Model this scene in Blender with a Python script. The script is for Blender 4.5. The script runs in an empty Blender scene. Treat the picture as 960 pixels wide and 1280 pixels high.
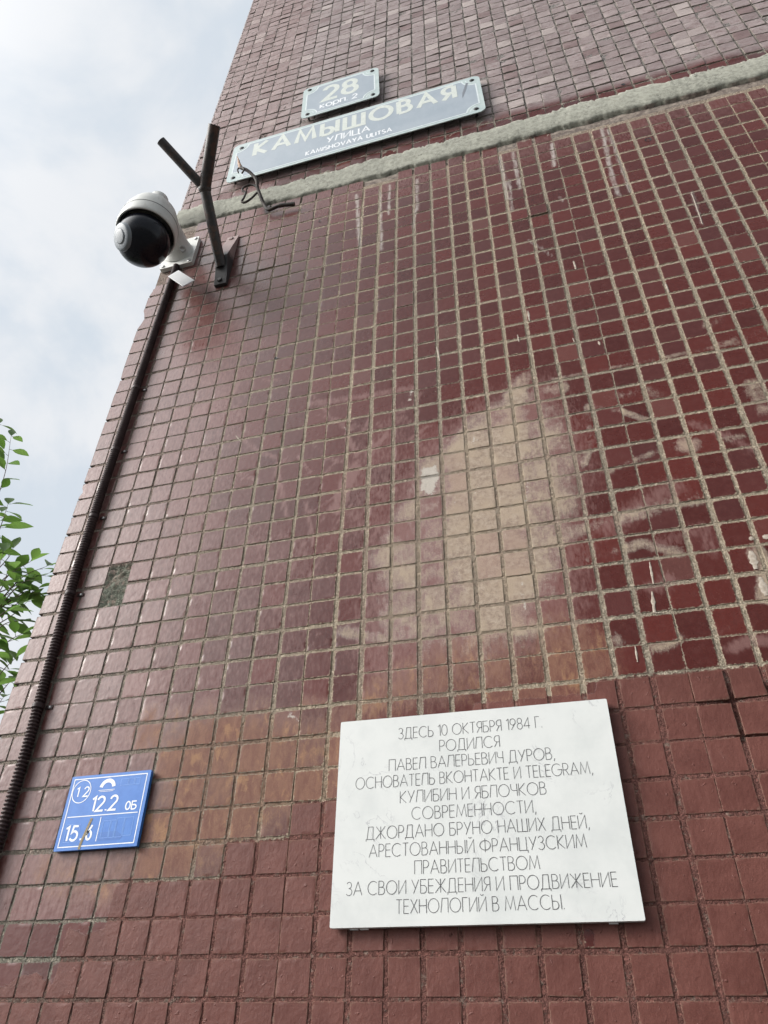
import bpy, math, random
import numpy as np
from mathutils import Vector, Matrix

random.seed(7)
RNG = np.random.default_rng(11)
SC = bpy.context.scene
COL = SC.collection
R = math.radians

# ------------------------------------------------------------------ camera
# The facade stands in the plane y = 0, x runs right along it, z is height.
Z0 = 1.7084                     # height of the reference tile joint above the pavement
PITCH = 0.07                    # tile + joint
CAM = np.array([1.180464, -1.498056, Z0 - 0.108383])
FOC, YAW, ELEV, ROLL = 918.0765, -0.28130315, 0.65642202, 0.02250673
_f = np.array([math.sin(YAW) * math.cos(ELEV), math.cos(YAW) * math.cos(ELEV), math.sin(ELEV)])
_r = np.array([math.cos(YAW), -math.sin(YAW), 0.0])
_u = np.cross(_r, _f)
_r2 = _r * math.cos(ROLL) + _u * math.sin(ROLL)
_u2 = -_r * math.sin(ROLL) + _u * math.cos(ROLL)


def at(x, y, Y=0.0):
    """point where the sight line of photo pixel (x, y) meets the vertical plane y = Y"""
    d = _f + _r2 * ((x - 480) / FOC) - _u2 * ((y - 640) / FOC)
    return CAM + d * ((Y - CAM[1]) / d[1])


cam_data = bpy.data.cameras.new('camera')
cam_data.sensor_fit = 'VERTICAL'
cam_data.sensor_height = 36.0
cam_data.sensor_width = 27.0
cam_data.lens = 36.0 * FOC / 1280.0
cam_data.clip_start = 0.02
cam_data.clip_end = 2000.0
cam = bpy.data.objects.new('camera', cam_data)
COL.objects.link(cam)
cam.matrix_world = Matrix(((_r2[0], _u2[0], -_f[0], CAM[0]),
                           (_r2[1], _u2[1], -_f[1], CAM[1]),
                           (_r2[2], _u2[2], -_f[2], CAM[2]),
                           (0, 0, 0, 1)))
SC.camera = cam

# ------------------------------------------------------------------ sky, sun, exposure
SUN = Vector((-0.78, -0.43, 0.50)).normalized()
world = bpy.data.worlds.new('World')
SC.world = world
world.use_nodes = True
wt = world.node_tree
wt.nodes.clear()


class NT:
    """small helper to write node trees"""

    def __init__(s, tree):
        s.t = tree

    def n(s, kind, **props):
        nd = s.t.nodes.new(kind)
        for k, v in props.items():
            setattr(nd, k, v)
        return nd

    def put(s, sock, v):
        if v is None:
            return
        if isinstance(v, bpy.types.NodeSocket):
            s.t.links.new(v, sock)
        else:
            if sock.type == 'RGBA' and len(v) == 3:
                v = (*v, 1.0)
            sock.default_value = v

    def math(s, op, a, b=None, c=None, clamp=False):
        nd = s.n('ShaderNodeMath', operation=op, use_clamp=clamp)
        s.put(nd.inputs[0], a)
        s.put(nd.inputs[1], b)
        s.put(nd.inputs[2], c)
        return nd.outputs[0]

    def vmath(s, op, a, b=None):
        nd = s.n('ShaderNodeVectorMath', operation=op)
        s.put(nd.inputs[0], a)
        s.put(nd.inputs[1], b)
        return nd.outputs['Value'] if op in ('DOT_PRODUCT', 'LENGTH', 'DISTANCE') else nd.outputs[0]

    def noise(s, vec, scale, detail=4.0, rough=0.55, dist=0.0, out='Fac'):
        nd = s.n('ShaderNodeTexNoise')
        s.put(nd.inputs['Vector'], vec)
        nd.inputs['Scale'].default_value = scale
        nd.inputs['Detail'].default_value = detail
        nd.inputs['Roughness'].default_value = rough
        nd.inputs['Distortion'].default_value = dist
        return nd.outputs[out]

    def mapr(s, v, a, b, c=0.0, d=1.0, smooth=True):
        nd = s.n('ShaderNodeMapRange', interpolation_type='SMOOTHSTEP' if smooth else 'LINEAR')
        s.put(nd.inputs[0], v)
        for i, q in enumerate((a, b, c, d)):
            s.put(nd.inputs[i + 1], q)
        return nd.outputs[0]

    def mix(s, f, a, b, blend='MIX'):
        nd = s.n('ShaderNodeMix', data_type='RGBA', blend_type=blend)
        s.put(nd.inputs[0], f)
        s.put(nd.inputs[6], a)
        s.put(nd.inputs[7], b)
        return nd.outputs[2]

    def fmix(s, f, a, b):
        nd = s.n('ShaderNodeMix', data_type='FLOAT')
        s.put(nd.inputs[0], f)
        s.put(nd.inputs[2], a)
        s.put(nd.inputs[3], b)
        return nd.outputs[0]

    def attr(s, name):
        return s.n('ShaderNodeAttribute', attribute_name=name).outputs['Fac']

    def scalev(s, vec, xyz):
        nd = s.n('ShaderNodeMapping')
        s.put(nd.inputs[0], vec)
        nd.inputs['Scale'].default_value = xyz
        return nd.outputs[0]


W = NT(wt)
tc = W.n('ShaderNodeTexCoord').outputs['Generated']
sky = W.n('ShaderNodeTexSky', sky_type='NISHITA', sun_disc=False)
sky.sun_elevation = math.asin(SUN.z)
sky.sun_rotation = math.atan2(SUN.x, SUN.y)
n1 = W.noise(W.scalev(tc, (1.0, 1.0, 1.6)), 2.6, 8, 0.55, 0.5)
n2 = W.noise(tc, 6.5, 5, 0.5, 0.2)
cl = W.math('MULTIPLY_ADD', n2, 0.35, W.math('MULTIPLY', n1, 0.8))
bright = W.mapr(cl, 0.47, 0.63)
cloud = W.mix(bright, (5.2, 5.7, 6.25), (6.5, 6.65, 6.85))
lobe = W.math('MAXIMUM', W.vmath('DOT_PRODUCT', tc, tuple(SUN)), 0.0)
lobe = W.math('POWER', lobe, 14.0)
# sky dimmed behind the camera, added to darken its reflection in the tiles
back_dim = W.mapr(W.vmath('DOT_PRODUCT', tc, (0.40, -0.68, 0.61)), 0.35, 0.9)
cloud = W.mix(back_dim, cloud, W.mix(0.62, cloud, (1.3, 1.45, 1.7)))
cloud = W.mix(lobe, cloud, (92.0, 91.0, 90.0))
lobe2 = W.math('POWER', W.math('MAXIMUM', W.vmath('DOT_PRODUCT', tc, (-0.62, -0.50, 0.60)), 0.0), 15.0)
cloud = W.mix(lobe2, cloud, (32.0, 31.8, 31.6))
skycol = W.mix(0.94, sky.outputs[0], cloud)
bg = W.n('ShaderNodeBackground')
W.put(bg.inputs[0], skycol)
bg.inputs[1].default_value = 0.1
wo = W.n('ShaderNodeOutputWorld')
wt.links.new(bg.outputs[0], wo.inputs[0])

sun_data = bpy.data.lights.new('sun', 'SUN')
sun_data.energy = 2.1
sun_data.angle = R(20)
sun_data.color = (1.0, 0.96, 0.9)
sun = bpy.data.objects.new('sun', sun_data)
COL.objects.link(sun)
sun.location = (-6, -6, 8)
sun.rotation_euler = SUN.to_track_quat('Z', 'Y').to_euler()

SC.view_settings.view_transform = 'Standard'
SC.view_settings.look = 'None'
SC.view_settings.exposure = 0.44
SC.view_settings.gamma = 1.0
SC.view_settings.use_curve_mapping = False
SC.cycles.max_bounces = 6
SC.cycles.use_denoising = True


# ------------------------------------------------------------------ materials
def new_mat(name):
    m = bpy.data.materials.new(name)
    m.use_nodes = True
    m.node_tree.nodes.clear()
    t = NT(m.node_tree)
    out = t.n('ShaderNodeOutputMaterial')
    b = t.n('ShaderNodeBsdfPrincipled')
    m.node_tree.links.new(b.outputs[0], out.inputs[0])
    pos = t.n('ShaderNodeNewGeometry').outputs['Position']
    return m, t, b, pos


def bump(t, b, h, strength, dist, prev=None):
    nd = t.n('ShaderNodeBump')
    nd.inputs['Strength'].default_value = strength
    nd.inputs['Distance'].default_value = dist
    t.put(nd.inputs['Height'], h)
    if prev is not None:
        t.put(nd.inputs['Normal'], prev)
    t.put(b.inputs['Normal'], nd.outputs[0])
    return nd.outputs[0]


def simple(name, c1, c2, scale=40.0, rough=0.5, metal=0.0, bmp=0.0, bscale=200.0, spec=None, rvar=0.1):
    m, t, b, pos = new_mat(name)
    n = t.noise(pos, scale, 5, 0.6)
    t.put(b.inputs['Base Color'], t.mix(t.mapr(n, 0.3, 0.7), c1, c2))
    b.inputs['Metallic'].default_value = metal
    t.put(b.inputs['Roughness'], t.math('MULTIPLY_ADD', t.noise(pos, scale * 2.3, 3), rvar * 2, rough - rvar))
    if spec is not None:
        b.inputs['Specular IOR Level'].default_value = spec
    if bmp:
        bump(t, b, t.noise(pos, bscale, 3), bmp, 0.001)
    return m


def breakup(t, m, noise, width=0.18, amp=1.0):
    """ragged edge: mask value plus noise, cut with a short ramp"""
    v = t.math('MULTIPLY_ADD', t.math('SUBTRACT', noise, 0.5), amp, m)
    return t.mapr(v, 0.5 - width, 0.5 + width)


SAND_A, SAND_B = (0.28, 0.215, 0.155), (0.45, 0.375, 0.285)
PAINT_A, PAINT_B = (0.116, 0.038, 0.029), (0.148, 0.053, 0.041)


def facade_colour(t, pos, base):
    """stains and painted sheen over tile and joint alike; returns colour, paint and dust factors"""
    nf = t.noise(pos, 420, 3, 0.7)
    nm = t.noise(pos, 75, 5, 0.65)
    nb = t.noise(pos, 14, 5, 0.6)
    mixn = t.math('MULTIPLY_ADD', nm, 0.6, t.math('MULTIPLY', nf, 0.4))
    sandc = t.mix(t.mapr(nm, 0.35, 0.65), SAND_A, SAND_B)
    sandc = t.mix(t.mapr(nb, 0.45, 0.62), sandc, (0.42, 0.34, 0.245))
    tv = t.attr('rnd')
    sandc = t.mix(t.math('MULTIPLY', t.mapr(tv, 0.45, 0.9), 0.45), sandc, (0.33, 0.215, 0.175))
    dust_sheen = t.math('MULTIPLY', breakup(t, t.attr('dust_sheen'), t.noise(t.scalev(pos, (1.0, 1.0, 0.35)), 130, 4, 0.6), 0.3, 1.1), 0.56)
    c = t.mix(dust_sheen, base, (0.258, 0.142, 0.128))
    brush = t.noise(t.scalev(pos, (1.0, 1.0, 0.4)), 60, 6, 0.7, 0.6)
    och = t.math('MULTIPLY_ADD', t.math('SUBTRACT', tv, 0.5), 0.45, t.attr('ochre'))
    och = t.math('MULTIPLY', och, t.mapr(t.attr('ochre'), 0.02, 0.3))
    och = t.math('MULTIPLY', breakup(t, och, t.math('MULTIPLY_ADD', brush, 0.6, t.math('MULTIPLY', nf, 0.4)), 0.45, 1.3), 0.75)
    ochc = t.mix(t.mapr(brush, 0.35, 0.6), (0.165, 0.070, 0.045), (0.235, 0.118, 0.072))
    spot = t.mapr(t.math('MULTIPLY_ADD', nb, 0.6, t.math('MULTIPLY', brush, 0.4)), 0.52, 0.62)
    c = t.mix(och, c, t.mix(t.math('MULTIPLY', spot, 0.8), ochc, (0.36, 0.20, 0.095)))
    paint = breakup(t, t.attr('paint'), t.math('MULTIPLY_ADD', t.noise(pos, 34, 8, 0.8), 0.65, t.math('MULTIPLY', nm, 0.35)), 0.05, 2.2)
    pc = t.mix(t.mapr(nb, 0.35, 0.65), PAINT_A, PAINT_B)
    pc = t.mix(t.math('MULTIPLY', t.mapr(nm, 0.55, 0.75), 0.25), pc, (0.19, 0.075, 0.058))
    c = t.mix(paint, c, pc)
    sm = t.math('MULTIPLY_ADD', t.math('SUBTRACT', tv, 0.5), -0.35, t.attr('sand'))
    sm = t.math('MULTIPLY', sm, t.mapr(t.attr('sand'), 0.05, 0.4))
    sm = t.math('MULTIPLY_ADD', t.math('SUBTRACT', nb, 0.5), 0.9, sm)
    sm = t.math('MULTIPLY', sm, t.mapr(t.attr('sand'), 0.1, 0.4))
    sand = t.math('MULTIPLY', breakup(t, sm, t.math('MULTIPLY_ADD', t.noise(pos, 30, 9, 0.85), 0.45, t.math('MULTIPLY_ADD', t.noise(t.scalev(pos, (1.3, 1.0, 0.35)), 85, 6, 0.75), 0.3, t.math('MULTIPLY', t.noise(pos, 520, 3, 0.8), 0.25))), 0.22, 2.3), 0.77)
    fleck = t.math('MULTIPLY', t.mapr(t.noise(pos, 58, 6, 0.75), 0.62, 0.7), t.mapr(t.attr('sand'), 0.5, 0.9))
    sandc = t.mix(t.math('MULTIPLY', fleck, 0.7), sandc, (0.6, 0.55, 0.48))
    c = t.mix(sand, c, sandc)
    white = breakup(t, t.attr('white'), t.noise(pos, 70, 7, 0.75), 0.1, 1.7)
    c = t.mix(white, c, t.mix(nf, (0.36, 0.31, 0.26), (0.60, 0.56, 0.50)))
    drip = t.math('MULTIPLY', breakup(t, t.attr('drip'), t.noise(t.scalev(pos, (1, 1, 0.3)), 90, 6, 0.7), 0.3, 1.2), 0.75)
    c = t.mix(drip, c, (0.5, 0.46, 0.42))
    soot = breakup(t, t.attr('soot'), nm, 0.25, 0.8)
    c = t.mix(t.math('MULTIPLY', soot, 0.9), c, (0.025, 0.022, 0.022))
    dust = t.math('MAXIMUM', t.math('MAXIMUM', sand, white), t.math('MAXIMUM', och, drip))
    dust = t.math('MAXIMUM', dust, t.math('MULTIPLY', dust_sheen, 0.25))
    return c, paint, dust, nf, nm, nb, sand


# glazed tiles
M_TILE, t, b, pos = new_mat('glazed_tile')
rnd, rnd2, edge, bloom = t.attr('rnd'), t.attr('rnd2'), t.attr('edge'), t.attr('bloom')
glaze = t.mix(rnd, (0.060, 0.0075, 0.0042), (0.100, 0.0140, 0.0085))
glaze = t.mix(t.math('MULTIPLY', t.mapr(rnd2, 0.75, 1.0), 0.5), glaze, (0.075, 0.019, 0.017))
glaze = t.mix(t.math('MULTIPLY', t.mapr(t.noise(pos, 55, 5, 0.65), 0.4, 0.72), 0.35), glaze, (0.115, 0.036, 0.03))
weath = t.mix(rnd, (0.26, 0.205, 0.2), (0.365, 0.298, 0.29))
wn = t.noise(pos, 120, 5, 0.7)
weath = t.mix(t.math('MULTIPLY', t.mapr(wn, 0.4, 0.62), 0.6), weath, (0.25, 0.195, 0.19))
weath = t.mix(t.math('MULTIPLY', t.mapr(t.noise(t.scalev(pos, (0.7, 1.0, 1.3)), 34, 8, 0.78, 0.8), 0.48, 0.64), 0.6), weath, (0.15, 0.085, 0.08))
weath = t.mix(t.math('MULTIPLY', t.mapr(t.noise(t.scalev(pos, (0.8, 1.0, 1.4)), 62, 7, 0.8), 0.56, 0.68), 0.75), weath, (0.52, 0.47, 0.45))
weath = t.mix(t.math('MULTIPLY', t.mapr(rnd2, 0.90, 0.97), 0.55), weath, (0.52, 0.45, 0.42))
weath = t.mix(t.math('MULTIPLY', t.mapr(rnd2, 0.12, 0.04), 0.6), weath, (0.16, 0.09, 0.086))
bl = breakup(t, bloom, wn, 0.3, 0.5)
glaze = t.mix(t.math('MULTIPLY', t.mapr(rnd2, 0.06, 0.02), 0.3), glaze, (0.2, 0.095, 0.08))
base = t.mix(bl, glaze, weath)
c, paint, dust, nf, nm, nb, sandm = facade_colour(t, pos, base)
# mortar smeared over the tile rims
rim = t.math('MULTIPLY_ADD', t.math('SUBTRACT', t.noise(pos, 190, 4, 0.7), 0.52), 0.013, edge)
rim = t.mapr(rim, 0.0017, 0.0001)
rim = t.math('MULTIPLY', rim, t.math('SUBTRACT', 1.0, t.math('MULTIPLY', paint, 0.8)))
rimc = t.mix(t.attr('sandy'), (0.15, 0.14, 0.115), (0.34, 0.28, 0.2))
c = t.mix(t.math('MULTIPLY', rim, 0.85), c, rimc)
# faint scuffs on the glaze
sc_ = t.mapr(t.noise(t.scalev(pos, (1.0, 1.0, 0.4)), 33, 8, 0.75, 1.2), 0.6, 0.72)
c = t.mix(t.math('MULTIPLY', sc_, 0.18), c, (0.30, 0.18, 0.16))
c = t.mix(0.8, c, t.mix(t.mapr(t.noise(pos, 800, 2, 0.7), 0.3, 0.7), (0.74, 0.74, 0.74), (1.2, 1.2, 1.2)), 'MULTIPLY')
t.put(b.inputs['Base Color'], c)
rg = t.math('MULTIPLY_ADD', t.noise(pos, 28, 5, 0.6), 0.16, 0.17)
rg = t.math('MULTIPLY_ADD', rnd2, 0.08, rg)
rg = t.fmix(bl, rg, 0.5)
rg = t.fmix(dust, rg, 0.85)
rg = t.fmix(paint, rg, 0.5)
rg = t.fmix(rim, rg, 0.9)
rg = t.fmix(t.mapr(edge, 0.0016, 0.0006), rg, 0.8)
t.put(b.inputs['Roughness'], rg)
t.put(b.inputs['Specular IOR Level'], t.fmix(paint, 0.42, 0.28))
b.inputs['IOR'].default_value = 1.52
h = t.math('MULTIPLY', t.noise(pos, 70, 3, 0.5), 0.6)
h = t.math('MULTIPLY_ADD', nf, t.fmix(t.math('MAXIMUM', dust, bl), 0.05, 0.4), h)
h = t.math('MULTIPLY_ADD', t.noise(t.scalev(pos, (1.0, 1.0, 0.75)), 75, 7, 0.68), t.math('MULTIPLY', paint, 1.7), h)
h = t.math('MULTIPLY_ADD', t.mapr(t.noise(pos, 85, 3, 0.5), 0.66, 0.74), t.math('MULTIPLY', paint, 1.3), h)
h = t.math('MULTIPLY_ADD', sandm, 1.1, h)
h = t.math('MULTIPLY_ADD', t.noise(t.scalev(pos, (0.6, 1.0, 1.5)), 38, 4, 0.6), t.math('MULTIPLY', bloom, 2.6), h)
bump(t, b, h, 0.55, 0.0016)

# mortar between and behind the tiles
M_MORTAR, t, b, pos = new_mat('joint_mortar')
sandy = t.attr('sandy')
n0 = t.noise(pos, 230, 4, 0.75)
dark = t.mix(t.mapr(n0, 0.35, 0.65), (0.15, 0.128, 0.103), (0.46, 0.405, 0.325))
lite = t.mix(t.mapr(n0, 0.3, 0.7), (0.32, 0.255, 0.175), (0.60, 0.51, 0.39))
base = t.mix(sandy, dark, lite)
base = t.mix(t.attr('bloom'), base, t.mix(t.mapr(n0, 0.35, 0.65), (0.16, 0.14, 0.13), (0.36, 0.33, 0.31)))
c, paint, dust, nf, nm, nb, sandm = facade_colour(t, pos, base)
c = t.mix(t.math('MULTIPLY', paint, 0.8), c, t.mix(t.mapr(n0, 0.35, 0.65), (0.125, 0.046, 0.036), (0.27, 0.115, 0.092)))
bare = t.mapr(t.noise(pos, 46, 5, 0.7), 0.54, 0.62)
c = t.mix(t.math('MULTIPLY', t.math('MULTIPLY', bare, paint), 0.55), c, t.mix(n0, (0.10, 0.085, 0.06), (0.42, 0.34, 0.28)))
grn = t.math('MULTIPLY', t.attr('moss'), t.mapr(nm, 0.3, 0.6))
c = t.mix(grn, c, t.mix(t.mapr(nf, 0.35, 0.65), (0.05, 0.062, 0.045), (0.36, 0.38, 0.30)))
t.put(b.inputs['Base Color'], c)
b.inputs['Roughness'].default_value = 0.92
h = t.math('MULTIPLY_ADD', t.noise(pos, 330, 3, 0.7), 0.55, t.noise(pos, 120, 4, 0.6))
h = t.math('MULTIPLY_ADD', t.mapr(t.noise(pos, 75, 5, 0.75), 0.4, 0.65), 1.2, h)
bump(t, b, h, 1.0, 0.0045)

# the mortar bead of the panel joint
M_SEAM, t, b, pos = new_mat('seam_mortar')
n0 = t.noise(pos, 60, 6, 0.7)
n1 = t.noise(t.scalev(pos, (0.12, 1, 3.0)), 40, 6, 0.7)
c = t.mix(t.mapr(n0, 0.32, 0.66), (0.235, 0.235, 0.195), (0.40, 0.40, 0.335))
c = t.mix(t.math('MULTIPLY', t.mapr(n1, 0.5, 0.7), 0.5), c, (0.47, 0.47, 0.40))
c = t.mix(t.mapr(t.noise(pos, 24, 6, 0.75), 0.60, 0.70), c, (0.09, 0.09, 0.072))
dk = breakup(t, t.attr('soot'), t.noise(pos, 30, 5, 0.7), 0.3, 0.9)
c = t.mix(t.math('MULTIPLY', dk, 0.8), c, (0.06, 0.06, 0.05))
t.put(b.inputs['Base Color'], c)
b.inputs['Roughness'].default_value = 0.88
h = t.math('MULTIPLY_ADD', t.noise(pos, 240, 4, 0.7), 0.3, t.math('MULTIPLY_ADD', n1, 1.3, t.math('MULTIPLY', t.noise(pos, 50, 7, 0.75), 0.9)))
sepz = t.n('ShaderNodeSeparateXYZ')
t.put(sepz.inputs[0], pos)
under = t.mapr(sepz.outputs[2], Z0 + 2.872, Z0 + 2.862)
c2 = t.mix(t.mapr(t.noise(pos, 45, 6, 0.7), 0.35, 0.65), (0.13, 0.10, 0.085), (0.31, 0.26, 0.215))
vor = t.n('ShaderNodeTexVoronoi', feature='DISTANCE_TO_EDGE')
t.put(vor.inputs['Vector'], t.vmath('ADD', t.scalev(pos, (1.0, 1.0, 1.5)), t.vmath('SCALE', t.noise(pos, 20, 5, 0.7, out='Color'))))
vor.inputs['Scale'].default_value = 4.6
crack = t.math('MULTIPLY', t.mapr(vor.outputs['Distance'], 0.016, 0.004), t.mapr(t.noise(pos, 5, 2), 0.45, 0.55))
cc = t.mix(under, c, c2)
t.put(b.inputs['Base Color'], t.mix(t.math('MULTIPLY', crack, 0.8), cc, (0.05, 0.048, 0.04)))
h = t.math('MULTIPLY_ADD', crack, -1.5, h)
bump(t, b, h, 0.5, 0.003)

M_CONC = simple('bare_concrete', (0.2, 0.19, 0.16), (0.33, 0.31, 0.26), 30, 0.9, bmp=0.8, bscale=90)
M_ROOF = simple('roof_felt', (0.05, 0.05, 0.05), (0.08, 0.08, 0.08), 8, 0.9)
M_GROUND = simple('pavement', (0.06, 0.06, 0.058), (0.11, 0.108, 0.10), 3, 0.9, bmp=0.6, bscale=120)

# plaque marble
M_MARBLE, t, b, pos = new_mat('white_marble')
v1 = t.noise(pos, 6.0, 7, 0.62, 1.6)
vein = t.math('ABSOLUTE', t.math('SUBTRACT', v1, 0.5))
vein = t.math('MULTIPLY', t.mapr(vein, 0.012, 0.0), t.mapr(t.noise(pos, 7.5, 3), 0.52, 0.7))
v2 = t.math('ABSOLUTE', t.math('SUBTRACT', t.noise(pos, 15.0, 6, 0.6, 1.0), 0.5))
vein2 = t.math('MULTIPLY', t.mapr(v2, 0.02, 0.0), t.mapr(t.noise(pos, 12, 2), 0.55, 0.75))
c = t.mix(t.mapr(t.noise(pos, 11, 5, 0.6), 0.4, 0.75), (0.675, 0.69, 0.67), (0.595, 0.615, 0.60))
c = t.mix(t.math('MULTIPLY', vein, 0.8), c, (0.36, 0.36, 0.38))
c = t.mix(t.math('MULTIPLY', vein2, 0.45), c, (0.45, 0.45, 0.46))
spk = t.mapr(t.noise(pos, 30, 5, 0.75, 0.6), 0.70, 0.78)
c = t.mix(t.math('MULTIPLY', spk, 0.5), c, (0.33, 0.33, 0.33))
t.put(b.inputs['Base Color'], c)
b.inputs['Roughness'].default_value = 0.33
M_INK = simple('engraving_grey', (0.075, 0.075, 0.077), (0.12, 0.12, 0.122), 300, 0.6)

M_BLUE, t, b, pos = new_mat('blue_enamel')
n0 = t.noise(pos, 60, 4)
c = t.mix(t.mapr(n0, 0.3, 0.7), (0.026, 0.15, 0.50), (0.04, 0.18, 0.55))
t.put(b.inputs['Base Color'], c)
t.put(b.inputs['Roughness'], t.math('MULTIPLY_ADD', n0, 0.2, 0.3))
M_BLUE_PALE = simple('pale_blue_print', (0.14, 0.31, 0.72), (0.18, 0.37, 0.76), 90, 0.45)
M_BLUE_DARK = simple('dark_blue_film', (0.022, 0.125, 0.43), (0.028, 0.14, 0.46), 90, 0.4)
M_RUST_RUN = simple('rust_run', (0.22, 0.17, 0.09), (0.36, 0.30, 0.2), 260, 0.8)
M_WHITEP = simple('white_print', (0.74, 0.77, 0.8), (0.84, 0.86, 0.88), 120, 0.45)

M_PLATE, t, b, pos = new_mat('faded_sheen_enamel')  # faded enamel with the sky's reflection mixed into its colour
n0 = t.noise(pos, 9, 6, 0.65)
c = t.mix(t.mapr(n0, 0.3, 0.7), (0.31, 0.365, 0.418), (0.37, 0.42, 0.47))
c = t.mix(t.math('MULTIPLY', t.mapr(t.noise(t.scalev(pos, (1, 1, .3)), 40, 6, 0.7), 0.5, 0.75), 0.3), c, (0.42, 0.48, 0.53))
t.put(b.inputs['Base Color'], c)
t.put(b.inputs['Roughness'], t.math('MULTIPLY_ADD', n0, 0.3, 0.22))
M_PLATE_RIM = simple('faded_sign_margin', (0.42, 0.51, 0.51), (0.50, 0.58, 0.57), 25, 0.42)
M_SIGN_LET = simple('faded_cream_letter', (0.56, 0.60, 0.555), (0.65, 0.68, 0.635), 90, 0.5)
M_SIGN_GREY = simple('faded_white_line', (0.60, 0.67, 0.68), (0.70, 0.76, 0.77), 60, 0.5)
M_SCUFF = simple('scratched_grey', (0.16, 0.18, 0.21), (0.22, 0.24, 0.27), 200, 0.6)
M_STEEL_DK = simple('dark_bolt_steel', (0.02, 0.021, 0.023), (0.06, 0.06, 0.06), 200, 0.5, 0.5)
M_STEEL = simple('bolt_steel', (0.42, 0.42, 0.42), (0.55, 0.55, 0.54), 200, 0.4, 0.7)

M_IRON, t, b, pos = new_mat('dark_painted_iron')
n0 = t.noise(pos, 60, 5, 0.6)
c = t.mix(t.mapr(n0, 0.3, 0.7), (0.022, 0.021, 0.021), (0.055, 0.049, 0.046))
c = t.mix(t.math('MULTIPLY', t.mapr(t.noise(pos, 38, 7, 0.75), 0.48, 0.62), 0.75), c, (0.105, 0.058, 0.04))
t.put(b.inputs['Base Color'], c)
t.put(b.inputs['Roughness'], t.math('MULTIPLY_ADD', n0, 0.3, 0.32))
bump(t, b, t.noise(pos, 200, 4, 0.7), 0.5, 0.001)
M_IRON_PINK, t, b, pos = new_mat('two_tone_iron')
n0 = t.noise(pos, 45, 5, 0.7)
up = t.mapr(t.n('ShaderNodeSeparateXYZ').outputs[2], 0, 1)
sep = t.n('ShaderNodeSeparateXYZ')
t.put(sep.inputs[0], pos)
hi = t.mapr(t.math('MULTIPLY_ADD', t.math('SUBTRACT', n0, 0.5), 0.06, sep.outputs[2]), Z0 + 2.475, Z0 + 2.515)
c = t.mix(hi, (0.025, 0.023, 0.023), t.mix(n0, (0.24, 0.165, 0.155), (0.34, 0.25, 0.235)))  # pinkish above, dark iron below, blended by height
t.put(b.inputs['Base Color'], c)
b.inputs['Roughness'].default_value = 0.5
M_COND = simple('black_corrugated_plastic', (0.030, 0.017, 0.017), (0.056, 0.035, 0.034), 40, 0.5, 0, 0, spec=0.25)
M_CABLE = simple('scorched_cable', (0.012, 0.011, 0.011), (0.055, 0.038, 0.028), 90, 0.7, 0, 0.8, 300)
M_CABLE_TAN = simple('bared_cable_end', (0.33, 0.2, 0.13), (0.5, 0.36, 0.27), 120, 0.7)

M_CASE, t, b, pos = new_mat('off_white_casing')
n0 = t.noise(t.scalev(pos, (1, 1, 0.35)), 30, 7, 0.75)
c = t.mix(t.mapr(t.noise(pos, 25, 4), 0.3, 0.7), (0.58, 0.59, 0.56), (0.66, 0.66, 0.63))
c = t.mix(t.math('MULTIPLY', t.mapr(n0, 0.52, 0.7), 0.4), c, (0.36, 0.33, 0.27))
t.put(b.inputs['Base Color'], c)
b.inputs['Roughness'].default_value = 0.42
M_DOME = simple('black_smoked_dome', (0.005, 0.006, 0.010), (0.008, 0.009, 0.014), 20, 0.2, spec=0.28, rvar=0.04)
M_DOME_IN = simple('dark_collar', (0.012, 0.013, 0.018), (0.02, 0.02, 0.025), 20, 0.4)
M_LENS = simple('grey_window', (0.17, 0.195, 0.215), (0.21, 0.235, 0.255), 30, 0.45, rvar=0.05)
M_LENS_IN = simple('lens_glass', (0.18, 0.2, 0.215), (0.22, 0.24, 0.255), 30, 0.4, rvar=0.03)
M_CARD = simple('white_card', (0.74, 0.76, 0.77), (0.8, 0.81, 0.82), 60, 0.5)
M_BARK = simple('grey_brown_bark', (0.06, 0.045, 0.035), (0.14, 0.11, 0.085), 45, 0.9, 0, 0.9, 80)
M_TWIG = simple('twig_bark', (0.07, 0.05, 0.035), (0.12, 0.095, 0.06), 60, 0.8)
M_LEAF = bpy.data.materials.new('leaf')
M_LEAF.use_nodes = True
M_LEAF.node_tree.nodes.clear()
t = NT(M_LEAF.node_tree)
out = t.n('ShaderNodeOutputMaterial')
pos = t.n('ShaderNodeNewGeometry').outputs['Position']
lr = t.attr('rnd')
lc = t.mix(lr, (0.042, 0.092, 0.022), (0.095, 0.17, 0.05))
lb = t.n('ShaderNodeBsdfPrincipled')
t.put(lb.inputs['Base Color'], lc)
lb.inputs['Roughness'].default_value = 0.42
tr = t.n('ShaderNodeBsdfTranslucent')
t.put(tr.inputs[0], t.mix(lr, (0.12, 0.25, 0.04), (0.21, 0.37, 0.08)))
ms = t.n('ShaderNodeMixShader')
ms.inputs[0].default_value = 0.42
t.t.links.new(lb.outputs[0], ms.inputs[1])
t.t.links.new(tr.outputs[0], ms.inputs[2])
t.t.links.new(ms.outputs[0], out.inputs[0])


# ------------------------------------------------------------------ object helpers
def thing(name, label, cat, loc=(0, 0, 0), group=None):
    o = bpy.data.objects.new(name, None)
    o.empty_display_size = 0.1
    COL.objects.link(o)
    o.location = loc
    o['label'] = label
    o['category'] = cat
    if group:
        o['group'] = group
    return o


def link(name, me, parent=None, label=None):
    o = bpy.data.objects.new(name, me)
    COL.objects.link(o)
    if parent is not None:
        o.parent = parent
        # vertices are written in world coordinates
        off = Vector((0, 0, 0))
        q = parent
        while q is not None:
            off += q.location
            q = q.parent
        o.location = -off
    if label:
        o['label'] = label
    return o


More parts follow.
